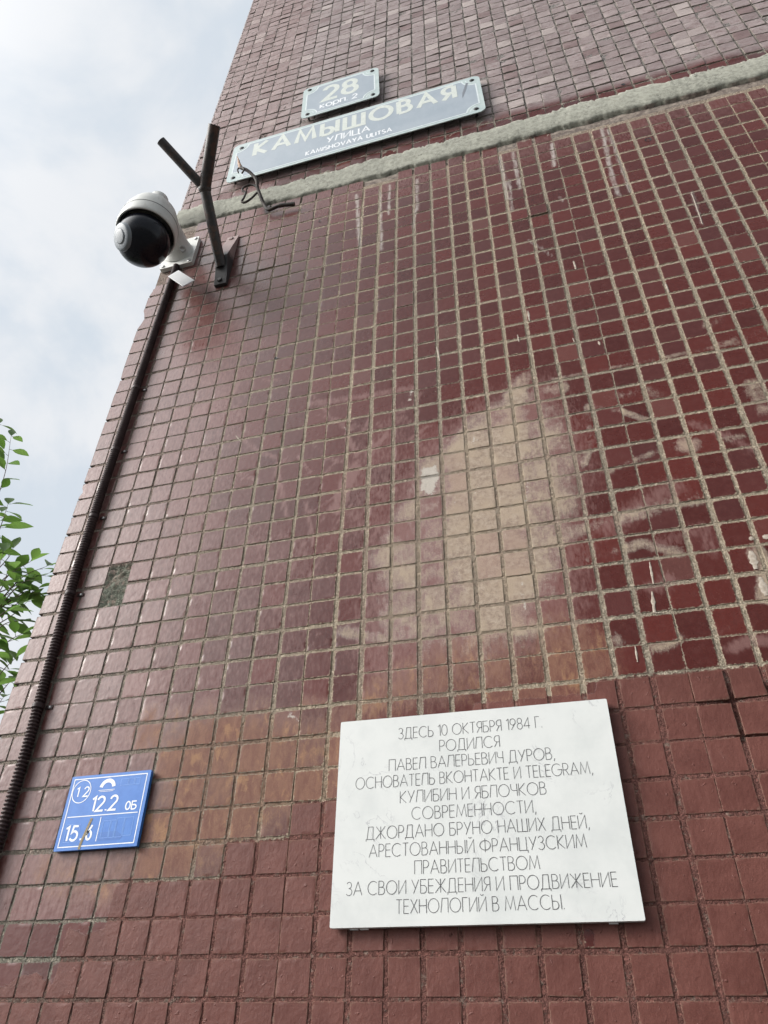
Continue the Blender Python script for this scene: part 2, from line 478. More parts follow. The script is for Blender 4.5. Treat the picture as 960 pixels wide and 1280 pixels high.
class MB:
    """collects vertices and faces of one mesh (world coordinates)"""

    def __init__(s):
        s.v, s.f, s.m, s.sm = [], [], [], []

    def add(s, verts, faces, mat=0, smooth=False):
        k = len(s.v)
        s.v += [tuple(map(float, q)) for q in verts]
        s.f += [tuple(k + i for i in f) for f in faces]
        s.m += [mat] * len(faces)
        s.sm += [smooth] * len(faces)
        return k

    def build(s, name, mats, parent=None, label=None, bevel=0.0, segs=2):
        me = bpy.data.meshes.new(name)
        me.from_pydata(s.v, [], s.f)
        mats = mats if isinstance(mats, (list, tuple)) else [mats]
        for m in mats:
            me.materials.append(m)
        me.polygons.foreach_set('material_index', s.m)
        me.polygons.foreach_set('use_smooth', s.sm)
        me.update()
        o = link(name, me, parent, label)
        if bevel:
            md = o.modifiers.new('bevel', 'BEVEL')
            md.width = bevel
            md.segments = segs
            md.limit_method = 'ANGLE'
            md.angle_limit = R(40)
        return o

    def box(s, c, d, rot=None, mat=0):
        vs = []
        for i in (-1, 1):
            for j in (-1, 1):
                for k in (-1, 1):
                    q = Vector((i * d[0] / 2, j * d[1] / 2, k * d[2] / 2))
                    if rot is not None:
                        q = rot @ q
                    vs.append(Vector(c) + q)
        s.add(vs, [(0, 1, 3, 2), (4, 6, 7, 5), (0, 4, 5, 1), (2, 3, 7, 6), (0, 2, 6, 4), (1, 5, 7, 3)], mat)

    def tube(s, pts, rad, n=14, mat=0, cap=True, smooth=True):
        pts = [Vector(q) for q in pts]
        rad = rad if isinstance(rad, (list, tuple)) else [rad] * len(pts)
        up = None
        rings = []
        for i, q in enumerate(pts):
            d = (pts[min(i + 1, len(pts) - 1)] - pts[max(i - 1, 0)]).normalized()
            if up is None:
                a = Vector((0, 0, 1)) if abs(d.z) < 0.9 else Vector((1, 0, 0))
                up = (a - d * a.dot(d)).normalized()
            else:
                up = (up - d * up.dot(d)).normalized()
            side = d.cross(up)
            rings.append([q + (up * math.cos(2 * math.pi * k / n) + side * math.sin(2 * math.pi * k / n)) * rad[i] for k in range(n)])
        vs = [q for r_ in rings for q in r_]
        fs = []
        for i in range(len(rings) - 1):
            for k in range(n):
                fs.append((i * n + k, i * n + (k + 1) % n, (i + 1) * n + (k + 1) % n, (i + 1) * n + k))
        s.add(vs, fs, mat, smooth)
        if cap:
            s.add(rings[0], [tuple(range(n))[::-1]], mat)
            s.add(rings[-1], [tuple(range(n))], mat)

    def lathe(s, origin, axis, prof, n=32, mat=0, smooth=True):
        """prof: (distance along axis, radius)"""
        a = Vector(axis).normalized()
        h = Vector((0, 0, 1)) if abs(a.z) < 0.9 else Vector((1, 0, 0))
        e1 = (h - a * h.dot(a)).normalized()
        e2 = a.cross(e1)
        vs, fs = [], []
        for d, r_ in prof:
            for k in range(n):
                w = 2 * math.pi * k / n
                vs.append(Vector(origin) + a * d + (e1 * math.cos(w) + e2 * math.sin(w)) * r_)
        for i in range(len(prof) - 1):
            for k in range(n):
                fs.append((i * n + k, i * n + (k + 1) % n, (i + 1) * n + (k + 1) % n, (i + 1) * n + k))
        s.add(vs, fs, mat, smooth)

    def prism(s, outline, y0, y1, frame, mat=0, side_mat=None):
        """outline in the (x, z) plane of frame(x, z, y); front at y0"""
        n = len(outline)
        a = [frame(x, z, y0) for x, z in outline]
        b_ = [frame(x, z, y1) for x, z in outline]
        s.add(a, [tuple(range(n))], mat)
        s.add(b_, [tuple(range(n))[::-1]], mat if side_mat is None else side_mat)
        vs, fs = a + b_, []
        for i in range(n):
            j = (i + 1) % n
            fs.append((i, n + i, n + j, j))
        s.add(vs, fs, mat if side_mat is None else side_mat)


def plane_frame(cx, cz, rot, y0):
    c, s_ = math.cos(rot), math.sin(rot)
    return lambda x, z, y=0.0: Vector((cx + x * c - z * s_, y0 + y, cz + x * s_ + z * c))


# ------------------------------------------------------------------ stains: shapes on the wall, in metres
def wallpts(pts):
    return [(float(q[0]), float(q[2])) for q in (at(x, y) for x, y in pts)]


def seg_dist(P, a, b_):
    a, b_ = np.array(a), np.array(b_)
    d = b_ - a
    k = np.clip(((P - a) @ d) / max(d @ d, 1e-12), 0, 1)
    return np.linalg.norm(P - (a + k[:, None] * d), axis=1)


def poly_sd(P, poly):
    """signed distance, positive inside"""
    n = len(poly)
    dist = np.full(len(P), 1e9)
    ins = np.zeros(len(P), bool)
    x, z = P[:, 0], P[:, 1]
    for i in range(n):
        a, b_ = poly[i], poly[(i + 1) % n]
        dist = np.minimum(dist, seg_dist(P, a, b_))
        if a[1] != b_[1]:
            cr = ((a[1] > z) != (b_[1] > z)) & (x < (b_[0] - a[0]) * (z - a[1]) / (b_[1] - a[1]) + a[0])
            ins ^= cr
    return np.where(ins, dist, -dist)


def sstep(v, a, b_):
    k = np.clip((v - a) / (b_ - a), 0, 1)
    return k * k * (3 - 2 * k)


def poly_mask(P, pts, soft, inner=None):
    sd = poly_sd(P, wallpts(pts))
    return sstep(sd, -soft, soft if inner is None else inner)


def cap_mask(P, pts, r_, soft):
    w = wallpts(pts)
    d = np.full(len(P), 1e9)
    for i in range(len(w) - 1):
        d = np.minimum(d, seg_dist(P, w[i], w[i + 1]))
    return sstep(r_ - d, -soft, soft)


PAINT_STEPS = [(-40, -0.5), (-1.0, 0.4), (1.2, 1.9), (2.5, 2.98), (6.0, 3.98), (8.0, 5.0), (10, 6.6), (13.6, 7.6), (17.4, 7.98), (60, 7.98)]
FIELDS = ('paint', 'ochre', 'sand', 'dust_sheen', 'white', 'drip', 'soot', 'sandy', 'bloom', 'moss')


def stain_fields(X, Z):
    P = np.c_[X, Z]
    c_, r_ = X / PITCH, (Z - Z0) / PITCH
    N = len(P)
    F = {k: np.zeros(N) for k in FIELDS}
    # red-brown paint on the lowest rows, its top a stepped line
    thr = np.zeros(N)
    for i in range(len(PAINT_STEPS) - 1):
        a, b_ = PAINT_STEPS[i], PAINT_STEPS[i + 1]
        thr[(c_ >= a[0]) & (c_ < b_[0])] = a[1]
    thr = thr + 0.25 * np.sin(c_ * 2.1 + 0.7) * (c_ < 3)
    F['paint'] = sstep(thr - r_, -0.22, 0.22)
    F['paint'] = np.minimum(F['paint'], 1 - cap_mask(P, [(735, 1167), (737, 1180)], 0.008, 0.008))
    F['paint'] = np.minimum(F['paint'], 1 - cap_mask(P, [(749, 1160), (752, 1166)], 0.003, 0.006))
    # brown-orange dusty belt above the paint
    o = poly_mask(P, [(175, 905), (300, 885), (425, 895), (430, 1010), (335, 1050), (310, 1095), (200, 1110), (100, 1105), (60, 1085), (180, 1060), (195, 950)], 0.10)
    o = np.maximum(o, 0.62 * poly_mask(P, [(600, 800), (700, 770), (760, 800), (772, 860), (650, 880), (560, 880)], 0.09))
    o = np.maximum(o, 0.6 * poly_mask(P, [(430, 870), (560, 800), (620, 800), (600, 885), (430, 905)], 0.05))
    o = np.maximum(o, 0.9 * cap_mask(P, [(275, 985), (268, 1002)], 0.02, 0.03))
    o = np.maximum(o, 0.9 * cap_mask(P, [(190, 890), (176, 930)], 0.016, 0.03))
    F['ochre'] = o
    # sandy plaster stain in the middle and its smears to the right
    s = poly_mask(P, [(552, 565), (575, 538), (612, 530), (630, 500), (635, 470), (662, 466), (664, 520), (668, 560), (655, 600), (668, 650), (690, 700),
                      (682, 742), (668, 770), (690, 785), (652, 800), (602, 790), (570, 745), (556, 690), (552, 640), (545, 600)], 0.06, 0.075)
    s = np.maximum(s, 0.49 * poly_mask(P, [(450, 700), (520, 560), (600, 500), (690, 470), (740, 560), (730, 780), (620, 850), (470, 830)], 0.13))
    s = np.maximum(s, 0.60 * cap_mask(P, [(640, 500), (700, 485)], 0.03, 0.05))
    s = np.maximum(s, 0.85 * cap_mask(P, [(855, 556), (866, 556)], 0.025, 0.04))
    s = np.maximum(s, 0.55 * cap_mask(P, [(660, 690), (720, 665), (800, 640), (870, 622)], 0.030, 0.05))
    s = np.maximum(s, 0.50 * cap_mask(P, [(700, 600), (760, 590), (830, 560), (930, 545)], 0.020, 0.05))
    s = np.maximum(s, 0.62 * cap_mask(P, [(735, 508), (738, 560), (730, 580)], 0.012, 0.02))
    s = np.maximum(s, 0.62 * cap_mask(P, [(735, 508), (770, 512), (815, 528)], 0.012, 0.022))
    s = np.maximum(s, 0.58 * cap_mask(P, [(770, 495), (810, 488), (835, 500)], 0.022, 0.05))
    s = np.maximum(s, 0.72 * cap_mask(P, [(690, 475), (790, 455), (880, 437), (960, 422)], 0.006, 0.028))
    s = np.maximum(s, 0.62 * cap_mask(P, [(905, 430), (960, 410)], 0.02, 0.05))
    s = np.maximum(s, 0.60 * cap_mask(P, [(885, 405), (905, 395)], 0.02, 0.05))
    s = np.maximum(s, 0.56 * cap_mask(P, [(940, 480), (960, 520)], 0.03, 0.05))
    s = np.maximum(s, 0.55 * cap_mask(P, [(730, 700), (800, 680), (850, 690)], 0.02, 0.045))
    s = np.maximum(s, 0.50 * cap_mask(P, [(770, 800), (790, 820), (850, 800)], 0.02, 0.05))
    s = np.maximum(s, 0.75 * cap_mask(P, [(945, 690), (958, 720), (958, 745)], 0.02, 0.03))
    s = np.maximum(s, 0.55 * cap_mask(P, [(430, 790), (490, 800)], 0.02, 0.05))
    F['sand'] = s
    # pinkish dust haze with wiped edges; its left part is painted sky sheen
    f = 0.66 * poly_mask(P, [(455, 700), (505, 640), (560, 650), (570, 800), (560, 880), (455, 890), (430, 800)], 0.09)
    f = np.maximum(f, 0.80 * poly_mask(P, [(450, 700), (520, 560), (600, 500), (690, 470), (740, 560), (730, 780), (620, 850), (470, 850)], 0.13))
    rs = np.random.default_rng(5)
    for _ in range(44):
        a = np.array([rs.uniform(285, 540), rs.uniform(475, 690)])
        th = rs.choice([-0.35, 1.1, 2.2, 0.3]) + rs.normal(0, .3)
        b_ = a + rs.uniform(12, 55) * np.array([math.cos(th), math.sin(th)])
        f = np.maximum(f, rs.uniform(.7, .95) * cap_mask(P, [tuple(a), tuple(b_)], rs.uniform(.003, .007), 0.010))
    f = np.maximum(f, 0.44 * poly_mask(P, [(400, 690), (430, 560), (520, 480), (540, 640), (520, 700)], 0.10))
    f = np.maximum(f, 0.56 * (1 - sstep(c_, 1.5, 6.5)) * (r_ > 2))  # sheen of the left tiles put into colour, fading to the right
    f = np.maximum(f, 0.36 * poly_mask(P, [(60, 700), (330, 620), (430, 690), (420, 900), (200, 920), (0, 960)], 0.15))
    f = np.maximum(f, 0.9 * poly_mask(P, [(412, 640), (425, 600), (445, 575), (452, 585), (436, 620), (425, 645)], 0.008))
    f = np.maximum(f, 0.9 * poly_mask(P, [(432, 535), (450, 567), (445, 572), (430, 548)], 0.006))
    f = np.maximum(f, 0.8 * poly_mask(P, [(462, 560), (487, 535), (486, 545), (465, 567)], 0.006))
    f = np.maximum(f, 0.8 * cap_mask(P, [(390, 505), (440, 498), (515, 485)], 0.012, 0.02))
    f = np.maximum(f, 0.8 * cap_mask(P, [(300, 545), (315, 560), (350, 575), (345, 595)], 0.008, 0.02))
    f = np.maximum(f, 0.75 * cap_mask(P, [(760, 660), (840, 610)], 0.03, 0.05))
    f = np.maximum(f, 0.8 * cap_mask(P, [(915, 810), (940, 800), (960, 802)], 0.014, 0.012))
    f = np.maximum(f, 0.75 * cap_mask(P, [(815, 735), (835, 725)], 0.02, 0.03))
    f = np.maximum(f, 0.75 * cap_mask(P, [(865, 530), (910, 545), (945, 565)], 0.012, 0.02))
    f = np.maximum(f, 0.6 * cap_mask(P, [(820, 680), (880, 660), (890, 690)], 0.02, 0.03))
    f = np.maximum(f, 0.45 * sstep(r_, 35, 40) * (r_ < 42))
    F['dust_sheen'] = f
    w = poly_mask(P, [(527, 586), (545, 582), (549, 595), (540, 622), (527, 612)], 0.018)
    w = np.maximum(w, 0.75 * cap_mask(P, [(515, 488), (512, 500)], 0.006, 0.016))
    w = np.maximum(w, 0.7 * cap_mask(P, [(590, 548), (594, 553)], 0.008, 0.02))
    w = np.maximum(w, 0.7 * cap_mask(P, [(432, 535), (437, 545)], 0.004, 0.016))
    w = np.maximum(w, 0.75 * cap_mask(P, [(650, 718), (655, 760)], 0.004, 0.012))
    w = np.maximum(w, 0.7 * cap_mask(P, [(660, 600), (656, 640)], 0.004, 0.014))
    w = np.maximum(w, 0.7 * cap_mask(P, [(360, 893), (372, 900)], 0.006, 0.012))
    F['white'] = w
    # lime runs below the panel joint
    d = np.zeros(N)
    for a, b_, rr in [((446, 244), (450, 310), .008), ((475, 238), (477, 312), .006), ((487, 232), (486, 268), .006), ((521, 225), (522, 262), .006), ((520, 262), (516, 285), .006),
                      ((625, 196), (634, 248), .008), ((641, 190), (650, 236), .007), ((637, 225), (640, 262), .005), ((690, 180), (693, 208), .008),
                      ((752, 160), (766, 225), .008), ((766, 225), (774, 246), .007), ((760, 162), (788, 240), .006), ((660, 300), (690, 320), .003),
                      ((864, 240), (873, 265), .004), ((873, 265), (878, 282), .003), ((700, 246), (703, 252), .004)]:
        d = np.maximum(d, 0.8 * cap_mask(P, [a, b_], rr, 0.012))
    F['drip'] = d
    so = cap_mask(P, [(333, 252), (335, 264), (347, 258)], 0.018, 0.03)
    so = np.maximum(so, 0.7 * cap_mask(P, [(347, 258), (366, 254)], 0.008, 0.02))
    so = np.maximum(so, 0.62 * cap_mask(P, [(228, 280), (262, 270)], 0.08, 0.09))
    so = np.maximum(so, 0.55 * cap_mask(P, [(345, 290), (358, 330)], 0.015, 0.05))
    F['soot'] = so
    F['sandy'] = sstep(c_, 1.0, 8.0) * (1 - 0.85 * sstep(r_, 40.5, 43))
    F['sandy'] = np.maximum(F['sandy'] * (0.75 + 0.25 * np.sin(c_ * 0.9)), 0.55 * sstep(c_, 0, 4) * (r_ < 40) * (r_ > 9))
    b_ = sstep(r_, 42.6, 45.5)
    b_ = b_ * (1 - 0.65 * cap_mask(P, [(400, 215), (560, 172), (760, 118), (900, 80)], 0.06, 0.09))
    F['bloom'] = b_
    F['moss'] = poly_mask(P, [(134, 710), (166, 706), (152, 764), (122, 768)], 0.01) + 0.8 * (r_ < 14) * (c_ < 6) * (1 - sstep(c_, 0, 6)) * 0.5
    return F


def set_attr(me, name, vals):
    a = me.attributes.new(name, 'FLOAT', 'POINT')
    a.data.foreach_set('value', np.ascontiguousarray(vals, dtype=np.float32))


def np_mesh(name, V, Q, mats, smooth=True, mat_idx=None):
    me = bpy.data.meshes.new(name)
    me.vertices.add(len(V))
    me.vertices.foreach_set('co', np.ascontiguousarray(V, dtype=np.float32).ravel())
    me.loops.add(Q.size)
    me.loops.foreach_set('vertex_index', Q.ravel().astype(np.int32))
    me.polygons.add(len(Q))
    me.polygons.foreach_set('loop_start', (np.arange(len(Q)) * 4).astype(np.int32))
    for m in mats:
        me.materials.append(m)
    me.polygons.foreach_set('use_smooth', np.full(len(Q), smooth))
    if mat_idx is not None:
        me.polygons.foreach_set('material_index', mat_idx.astype(np.int32))
    me.update()
    me.validate()
    return me


# ------------------------------------------------------------------ the tiled wall
EDGE_X = -0.266                                    # the corner of the building
CMIN, CMAX = -4, 62
RMIN, RMAX = -24, 40                               # lower panel
UMIN, UMAX = 43, 150                               # upper panel
col_x = {c: c * PITCH + RNG.normal(0, 0.0006) for c in range(CMIN - 1, CMAX + 2)}
row_z = {r: Z0 + r * PITCH + RNG.normal(0, 0.0008) for r in range(RMIN - 1, UMAX + 2)}
THIN_C, THIN_R = {8, 20, 29}, {9, 22, 28, 35}


def hv(c):
    if c in THIN_C:
        return 0.0009
    return 0.0026 + 0.0024 * min(max((c - 3) / 6, 0), 1) + 0.0006 * math.sin(c * 2.7)


def hh(r):
    if r in THIN_R:
        return 0.0012
    return 0.0035 + 0.0010 * math.sin(r * 1.9)


MISSING = {(-1, 13), (-1, 14), (-4, 35), (-4, 36), (-4, 37), (-4, 38), (-4, 39), (-3, 38), (-3, 39)}
PROUD = {(18, 33): (0.004, 2.5), (17, 33): (0.0015, 1.0), (20, 7): (0.004, -2.0), (3, 34): (0.002, 2.0)}


def tile_mesh(name, tiles, params, relief, amp_tilt, jut):
    """tiles: (c, r); one mesh whose faces are all the tiles"""
    n = len(params)
    g = np.array(params)
    U, Wv = np.meshgrid(g, g)                      # [row, col]
    U, Wv = U.ravel(), Wv.ravel()
    inner = ((U > 0) & (U < 1) & (Wv > 0) & (Wv < 1))
    quads = []
    for j in range(n - 1):
        for i in range(n - 1):
            quads.append((j * n + i, j * n + i + 1, (j + 1) * n + i + 1, (j + 1) * n + i))
    loop_ = [i for i in range(n)] + [j * n + n - 1 for j in range(1, n)] + [(n - 1) * n + i for i in range(n - 2, -1, -1)] + [j * n for j in range(n - 2, 0, -1)]
    nl = len(loop_)
    base = n * n
    for k in range(nl):
        k2 = (k + 1) % nl
        quads.append((loop_[k2], loop_[k], base + k, base + k2))
    quads = np.array(quads)
    Vs, Qs, AT = [], [], {'rnd': [], 'rnd2': [], 'edge': []}
    off = 0
    for (c, r) in tiles:
        k_ = 0.55 if relief else 1.0
        x0 = col_x[c] + hv(c) * k_
        x1 = col_x[c + 1] - hv(c + 1) * k_
        z0 = row_z[r] + hh(r)
        z1 = row_z[r + 1] - hh(r + 1)
        dx, dz = RNG.normal(0, 0.0006), RNG.normal(0, 0.0006)
        x0, x1, z0, z1 = x0 + dx, x1 + dx, z0 + dz, z1 + dz
        if c == CMIN:
            x0 = EDGE_X
        rot = RNG.normal(0, 0.006)
        rx, rz = RNG.normal(0, amp_tilt), RNG.normal(0, amp_tilt)
        dy = RNG.normal(-0.0009, jut)
        if (c, r) in PROUD:
            dy -= PROUD[(c, r)][0]
            rx += R(PROUD[(c, r)][1])
        w, h_ = x1 - x0, z1 - z0
        lx, lz = (U - 0.5) * w, (Wv - 0.5) * h_
        # uneven rims
        j_ = RNG.normal(0, 0.0005, n * n)
        rimx = (U == 0) | (U == 1)
        rimz = (Wv == 0) | (Wv == 1)
        lx = lx + np.where(rimx, j_ * (0.0 if c == CMIN else 1.0), 0)
        lz = lz + np.where(rimz, RNG.normal(0, 0.0005, n * n), 0)
        X = (x0 + x1) / 2 + lx - lz * rot
        Zz = (z0 + z1) / 2 + lz + lx * rot
        # chipped corner of the building
        if c == CMIN:
            v = Zz - Z0
            lim = np.full(n * n, EDGE_X)
            lim += 0.016 * np.clip(1 - np.abs(v - 2.235) / 0.05, 0, 1) ** 0.6
            lim += 0.022 * sstep(v, 2.36, 2.47) + 0.004 * np.sin(v * 21) * (np.sin(v * 7.3) > 0.3)
            lim += 0.010 * np.clip(1 - np.abs(v - 1.36) / 0.02, 0, 1)
            X = np.maximum(X, lim)
        ed = np.minimum(np.minimum(U, 1 - U) * w, np.minimum(Wv, 1 - Wv) * h_)
        Y = dy + lz * math.tan(rx) + lx * math.tan(rz) + np.where(inner, 0.0, 0.0006)
        if relief:
            k1, k2, ph = RNG.uniform(-40, 40), RNG.uniform(40, 110), RNG.uniform(0, 6)
            Y = Y + relief * np.sin(lx * k1 + lz * k2 + ph) * inner + RNG.normal(0, relief * 0.35, n * n) * inner
        front = np.c_[X, Y, Zz]
        skirt = front[loop_].copy()
        skirt[:, 1] = np.maximum(skirt[:, 1], 0) + 0.016
        Vs.append(front)
        Vs.append(skirt)
        Qs.append(quads + off)
        off += base + nl
        AT['rnd'].append(np.full(base + nl, RNG.random()))
        AT['rnd2'].append(np.full(base + nl, RNG.random()))
        AT['edge'].append(np.r_[ed, np.zeros(nl)])
    V = np.concatenate(Vs)
    me = np_mesh(name, V, np.concatenate(Qs), [M_TILE])
    for k in AT:
        set_attr(me, k, np.concatenate(AT[k]))
    F = stain_fields(V[:, 0], V[:, 2])
    for k in F:
        set_attr(me, k, F[k])
    try:
        me.set_sharp_from_angle(angle=R(22))
    except Exception:
        pass
    return me


def bed_mesh(name, x0, x1, z0, z1, res, lower):
    """mortar bed behind the tiles; stands in the joints"""
    xs = np.linspace(x0, x1, int((x1 - x0) / res) + 1)
    zs = np.linspace(z0, z1, int((z1 - z0) / res) + 1)
    X, Zz = np.meshgrid(xs, zs)
    nx, nz = len(xs), len(zs)
    X, Zz = X.ravel(), Zz.ravel()
    sandy = sstep(X / PITCH, 3.0, 9.0)
    Y = 0.0007 - 0.0002 * sandy + RNG.normal(0, 0.00035, X.size)
    P_ = np.c_[X, Zz]
    for q_ in ([(905, 878), (935, 866), (965, 861)], [(918, 880), (930, 921)], [(928, 921), (968, 920)]):
        Y = Y + 0.007 * cap_mask(P_, q_, 0.006, 0.006)
    if not lower:
        Y = 0.0018 + RNG.normal(0, 0.0005, X.size)
    c_, r_ = X / PITCH, (Zz - Z0) / PITCH
    hole = (c_ > -1) & (c_ < 0) & (r_ > 13) & (r_ < 15)
    Y = np.where(hole, 0.006 + RNG.normal(0, 0.0028, X.size), Y)
    V = np.c_[X, Y, Zz]
    idx = np.arange(nx * nz).reshape(nz, nx)
    Q = np.stack([idx[:-1, :-1].ravel(), idx[:-1, 1:].ravel(), idx[1:, 1:].ravel(), idx[1:, :-1].ravel()], 1)
    me = np_mesh(name, V, Q, [M_MORTAR])
    F = stain_fields(X, Zz)
    if lower:
        F['moss'] = np.maximum(F['moss'], hole * 1.0)
    for k in F:
        set_attr(me, k, F[k])
    return me


TOP = Z0 + UMAX * PITCH
SIDE_D = 4.2
building = thing('apartment_building', 'corner of an apartment block clad in square red-brown tiles', 'building', (2.0, 0.0, 0.0))

vis_lo = [(c, r) for c in range(CMIN, 37) for r in range(-3, RMAX) if (c, r) not in MISSING] + [(c, RMAX) for c in list(range(-2, 17)) + [18, 19] if c not in (9, 10)]
far_lo = [(c, r) for c in range(CMIN, CMAX) for r in range(RMIN, RMAX) if (c >= 37 or r < -3)]
vis_up = [(c, r) for c in range(CMIN, 42) for r in range(UMIN, 92)]
far_up = [(c, r) for c in range(CMIN, CMAX) for r in range(UMIN, UMAX) if (c >= 42 or r >= 92)]
FINE = [0, .016, .12, .25, .42, .58, .75, .88, .984, 1]
MID = [0, .03, .28, .5, .72, .97, 1]
LOW = [0, .05, .95, 1]


def join_into(name, parts):
    """several tile meshes become one object"""
    obs = [bpy.data.objects.new('tmp', m) for m in parts]
    me = parts[0]
    import bmesh
    bm = bmesh.new()
    for m in parts:
        bm.from_mesh(m)
    out_ = bpy.data.meshes.new(name)
    for m in parts[0].materials:
        out_.materials.append(m)
    bm.to_mesh(out_)
    bm.free()
    for o in obs:
        bpy.data.objects.remove(o)
    return out_


low_tiles = join_into('wall_panel', [tile_mesh('a', vis_lo, FINE, 0.0, 0.0045, 0.0003), tile_mesh('b', far_lo, LOW, 0.0, 0.006, 0.00035)])
lower_panel = link('wall_panel', low_tiles, building, 'lower wall panel of glossy dark red tiles, painted brown at its foot')
up_tiles = join_into('wall_panel', [tile_mesh('a', vis_up, MID, 0.0011, 0.022, 0.0008), tile_mesh('b', far_up, LOW, 0.0, 0.02, 0.0009)])
upper_panel = link('wall_panel', up_tiles, building, 'upper wall panel of rough weathered pinkish tiles')
link('mortar_bed', bed_mesh('mortar_bed', -0.250, 2.9, Z0 - 0.25, Z0 + 2.82, 0.0085, True), lower_panel)
link('mortar_bed', bed_mesh('mortar_bed', 2.9, CMAX * PITCH, 0.02, Z0 + 2.82, 0.05, True), lower_panel)
link('mortar_bed', bed_mesh('mortar_bed', -0.250, 2.9, 0.02, Z0 - 0.25, 0.05, True), lower_panel)
link('mortar_bed', bed_mesh('mortar_bed', -0.250, 3.0, Z0 + 3.0, Z0 + 6.6, 0.014, False), upper_panel)
link('mortar_bed', bed_mesh('mortar_bed', 3.0, CMAX * PITCH, Z0 + 3.0, TOP, 0.08, False), upper_panel)
link('mortar_bed', bed_mesh('mortar_bed', -0.250, 3.0, Z0 + 6.6, TOP, 0.08, False), upper_panel)

# concrete body of the block behind the cladding
m_ = MB()
m_.box((( -0.236 + CMAX * PITCH) / 2, SIDE_D / 2 + 0.010, TOP / 2), (CMAX * PITCH + 0.236, SIDE_D - 0.01, TOP))
m_.build('concrete_core', M_CONC, building)
m_ = MB()
m_.box((CMAX * PITCH / 2 - 0.1, SIDE_D / 2 - 0.02, TOP + 0.06), (CMAX * PITCH + 0.5, SIDE_D + 0.2, 0.12))
m_.build('roof', M_ROOF, building, bevel=0.01)

# end wall round the corner, same tiles
V, Q, A = [], [], []
for k in range(0, 60):
    for r in range(RMIN, UMAX):
        if r in (40, 41, 42):
            continue
        y0, y1 = k * PITCH + 0.003 + (0.004 if k == 0 else 0), (k + 1) * PITCH - 0.003
        z0, z1 = Z0 + r * PITCH + 0.003, Z0 + (r + 1) * PITCH - 0.003
        if k == 0 and (31 <= r <= 32 or 35 <= r < 40):
            continue
        o_ = len(V)
        xf = EDGE_X + RNG.normal(0, 0.0005) + 0.0015
        for (yy, zz, xx) in ((y0, z0, -.237), (y1, z0, -.237), (y1, z1, -.237), (y0, z1, -.237), (y0 + .002, z0 + .002, xf), (y1 - .002, z0 + .002, xf), (y1 - .002, z1 - .002, xf), (y0 + .002, z1 - .002, xf)):
            V.append((xx, yy, zz))
            A.append((r * 0.37 + k * 0.71) % 1.0)
        Q += [(o_ + 4, o_ + 7, o_ + 6, o_ + 5), (o_, o_ + 4, o_ + 5, o_ + 1), (o_ + 1, o_ + 5, o_ + 6, o_ + 2), (o_ + 2, o_ + 6, o_ + 7, o_ + 3), (o_ + 3, o_ + 7, o_ + 4, o_)]
me = np_mesh('side_wall', np.array(V), np.array(Q), [M_TILE], smooth=False)
set_attr(me, 'rnd', np.array(A))
set_attr(me, 'rnd2', (np.array(A) * 7.7) % 1.0)
set_attr(me, 'edge', np.full(len(V), 0.02))
set_attr(me, 'bloom', (np.array(V)[:, 2] > Z0 + 3.0) * 1.0)
link('side_wall', me, building)

# mortar bead in the joint between the two panels
nx = 620
xs = np.linspace(-0.262, 4.34, nx)
prof = [(2.800, .0035), (2.818, .0012), (2.84, .0004), (2.858, .0005), (2.866, .009), (2.8675, -.010), (2.886, -.0155), (2.925, -.017), (2.97, -.0165), (3.000, -.015), (3.014, -.012), (3.022, .002)]
wob = lambda f, a, ph: a * np.sin(xs * f + ph)
low_w = 0.010 * (1 - sstep(xs, .6, 2.0)) + wob(9, .004, 0) + wob(31, .004, 1) + wob(83, .003, 2) + RNG.normal(0, .0015, nx)
chip = (np.convolve(RNG.random(nx) > .93, np.ones(5), 'same') > 0) * RNG.uniform(-.010, .007, nx)
top_w = wob(7, .005, 3) + wob(27, .005, 4) + wob(71, .004, 5) + RNG.normal(0, .0018, nx) + chip
V = []
for j, (v, y) in enumerate(prof):
    k = np.clip((v - 2.86) / 0.17, 0, 1)
    w_ = low_w * (1 - k) + top_w * k
    if j < 4:
        w_ = w_ * (0.2 + 0.5 * j / 4)
    yy = (y if j in (0, 1, 2, 3, 4) else y * (0.35 + 0.65 * sstep(xs, 0.4, 1.8))) + RNG.normal(0, .0004, nx) + wob(13 + j, .0012, j * .8) + wob(41 + 3 * j, .0006, j)
    if j == 0:
        yy = np.full(nx, .0045)
    x_ = xs.copy()
    x_[0] += 0.045 * max(0, 1 - (v - 2.79) / 0.17)
    if j < 4:
        yy = yy + 0.004 * (1 - sstep(xs, 1.1, 1.25))
    V.append(np.c_[x_, yy, Z0 + v + w_])
V = np.concatenate(V)
idx = np.arange(len(prof) * nx).reshape(len(prof), nx)
Q = np.stack([idx[:-1, :-1].ravel(), idx[:-1, 1:].ravel(), idx[1:, 1:].ravel(), idx[1:, :-1].ravel()], 1)
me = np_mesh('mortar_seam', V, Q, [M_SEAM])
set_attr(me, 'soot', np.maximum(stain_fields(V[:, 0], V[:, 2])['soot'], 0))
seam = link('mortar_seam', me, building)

# dark discs on the tiles standing in for the shade in drilled holes
for (px, py, rad) in [(810, 175, .012), (648, 113, .007), (655, 52, .006), (506, 97, .006), (301, 157, .007), (586, 115, .008), (473, 199, .006), (400, 277, .006), (779, 106, .008), (442, 228, .006), (345, 448, .006), (232, 402, .004)]:
    q = at(px, py)
    m_ = MB()
    m_.lathe((q[0], -.0016, q[2]), (0, 1, 0), [(0, rad), (0.0004, rad * .85), (0.0012, rad * .5), (0.0014, 0.0001)], 14)
    m_.build('hole_shade_disc', M_STEEL_DK, building)


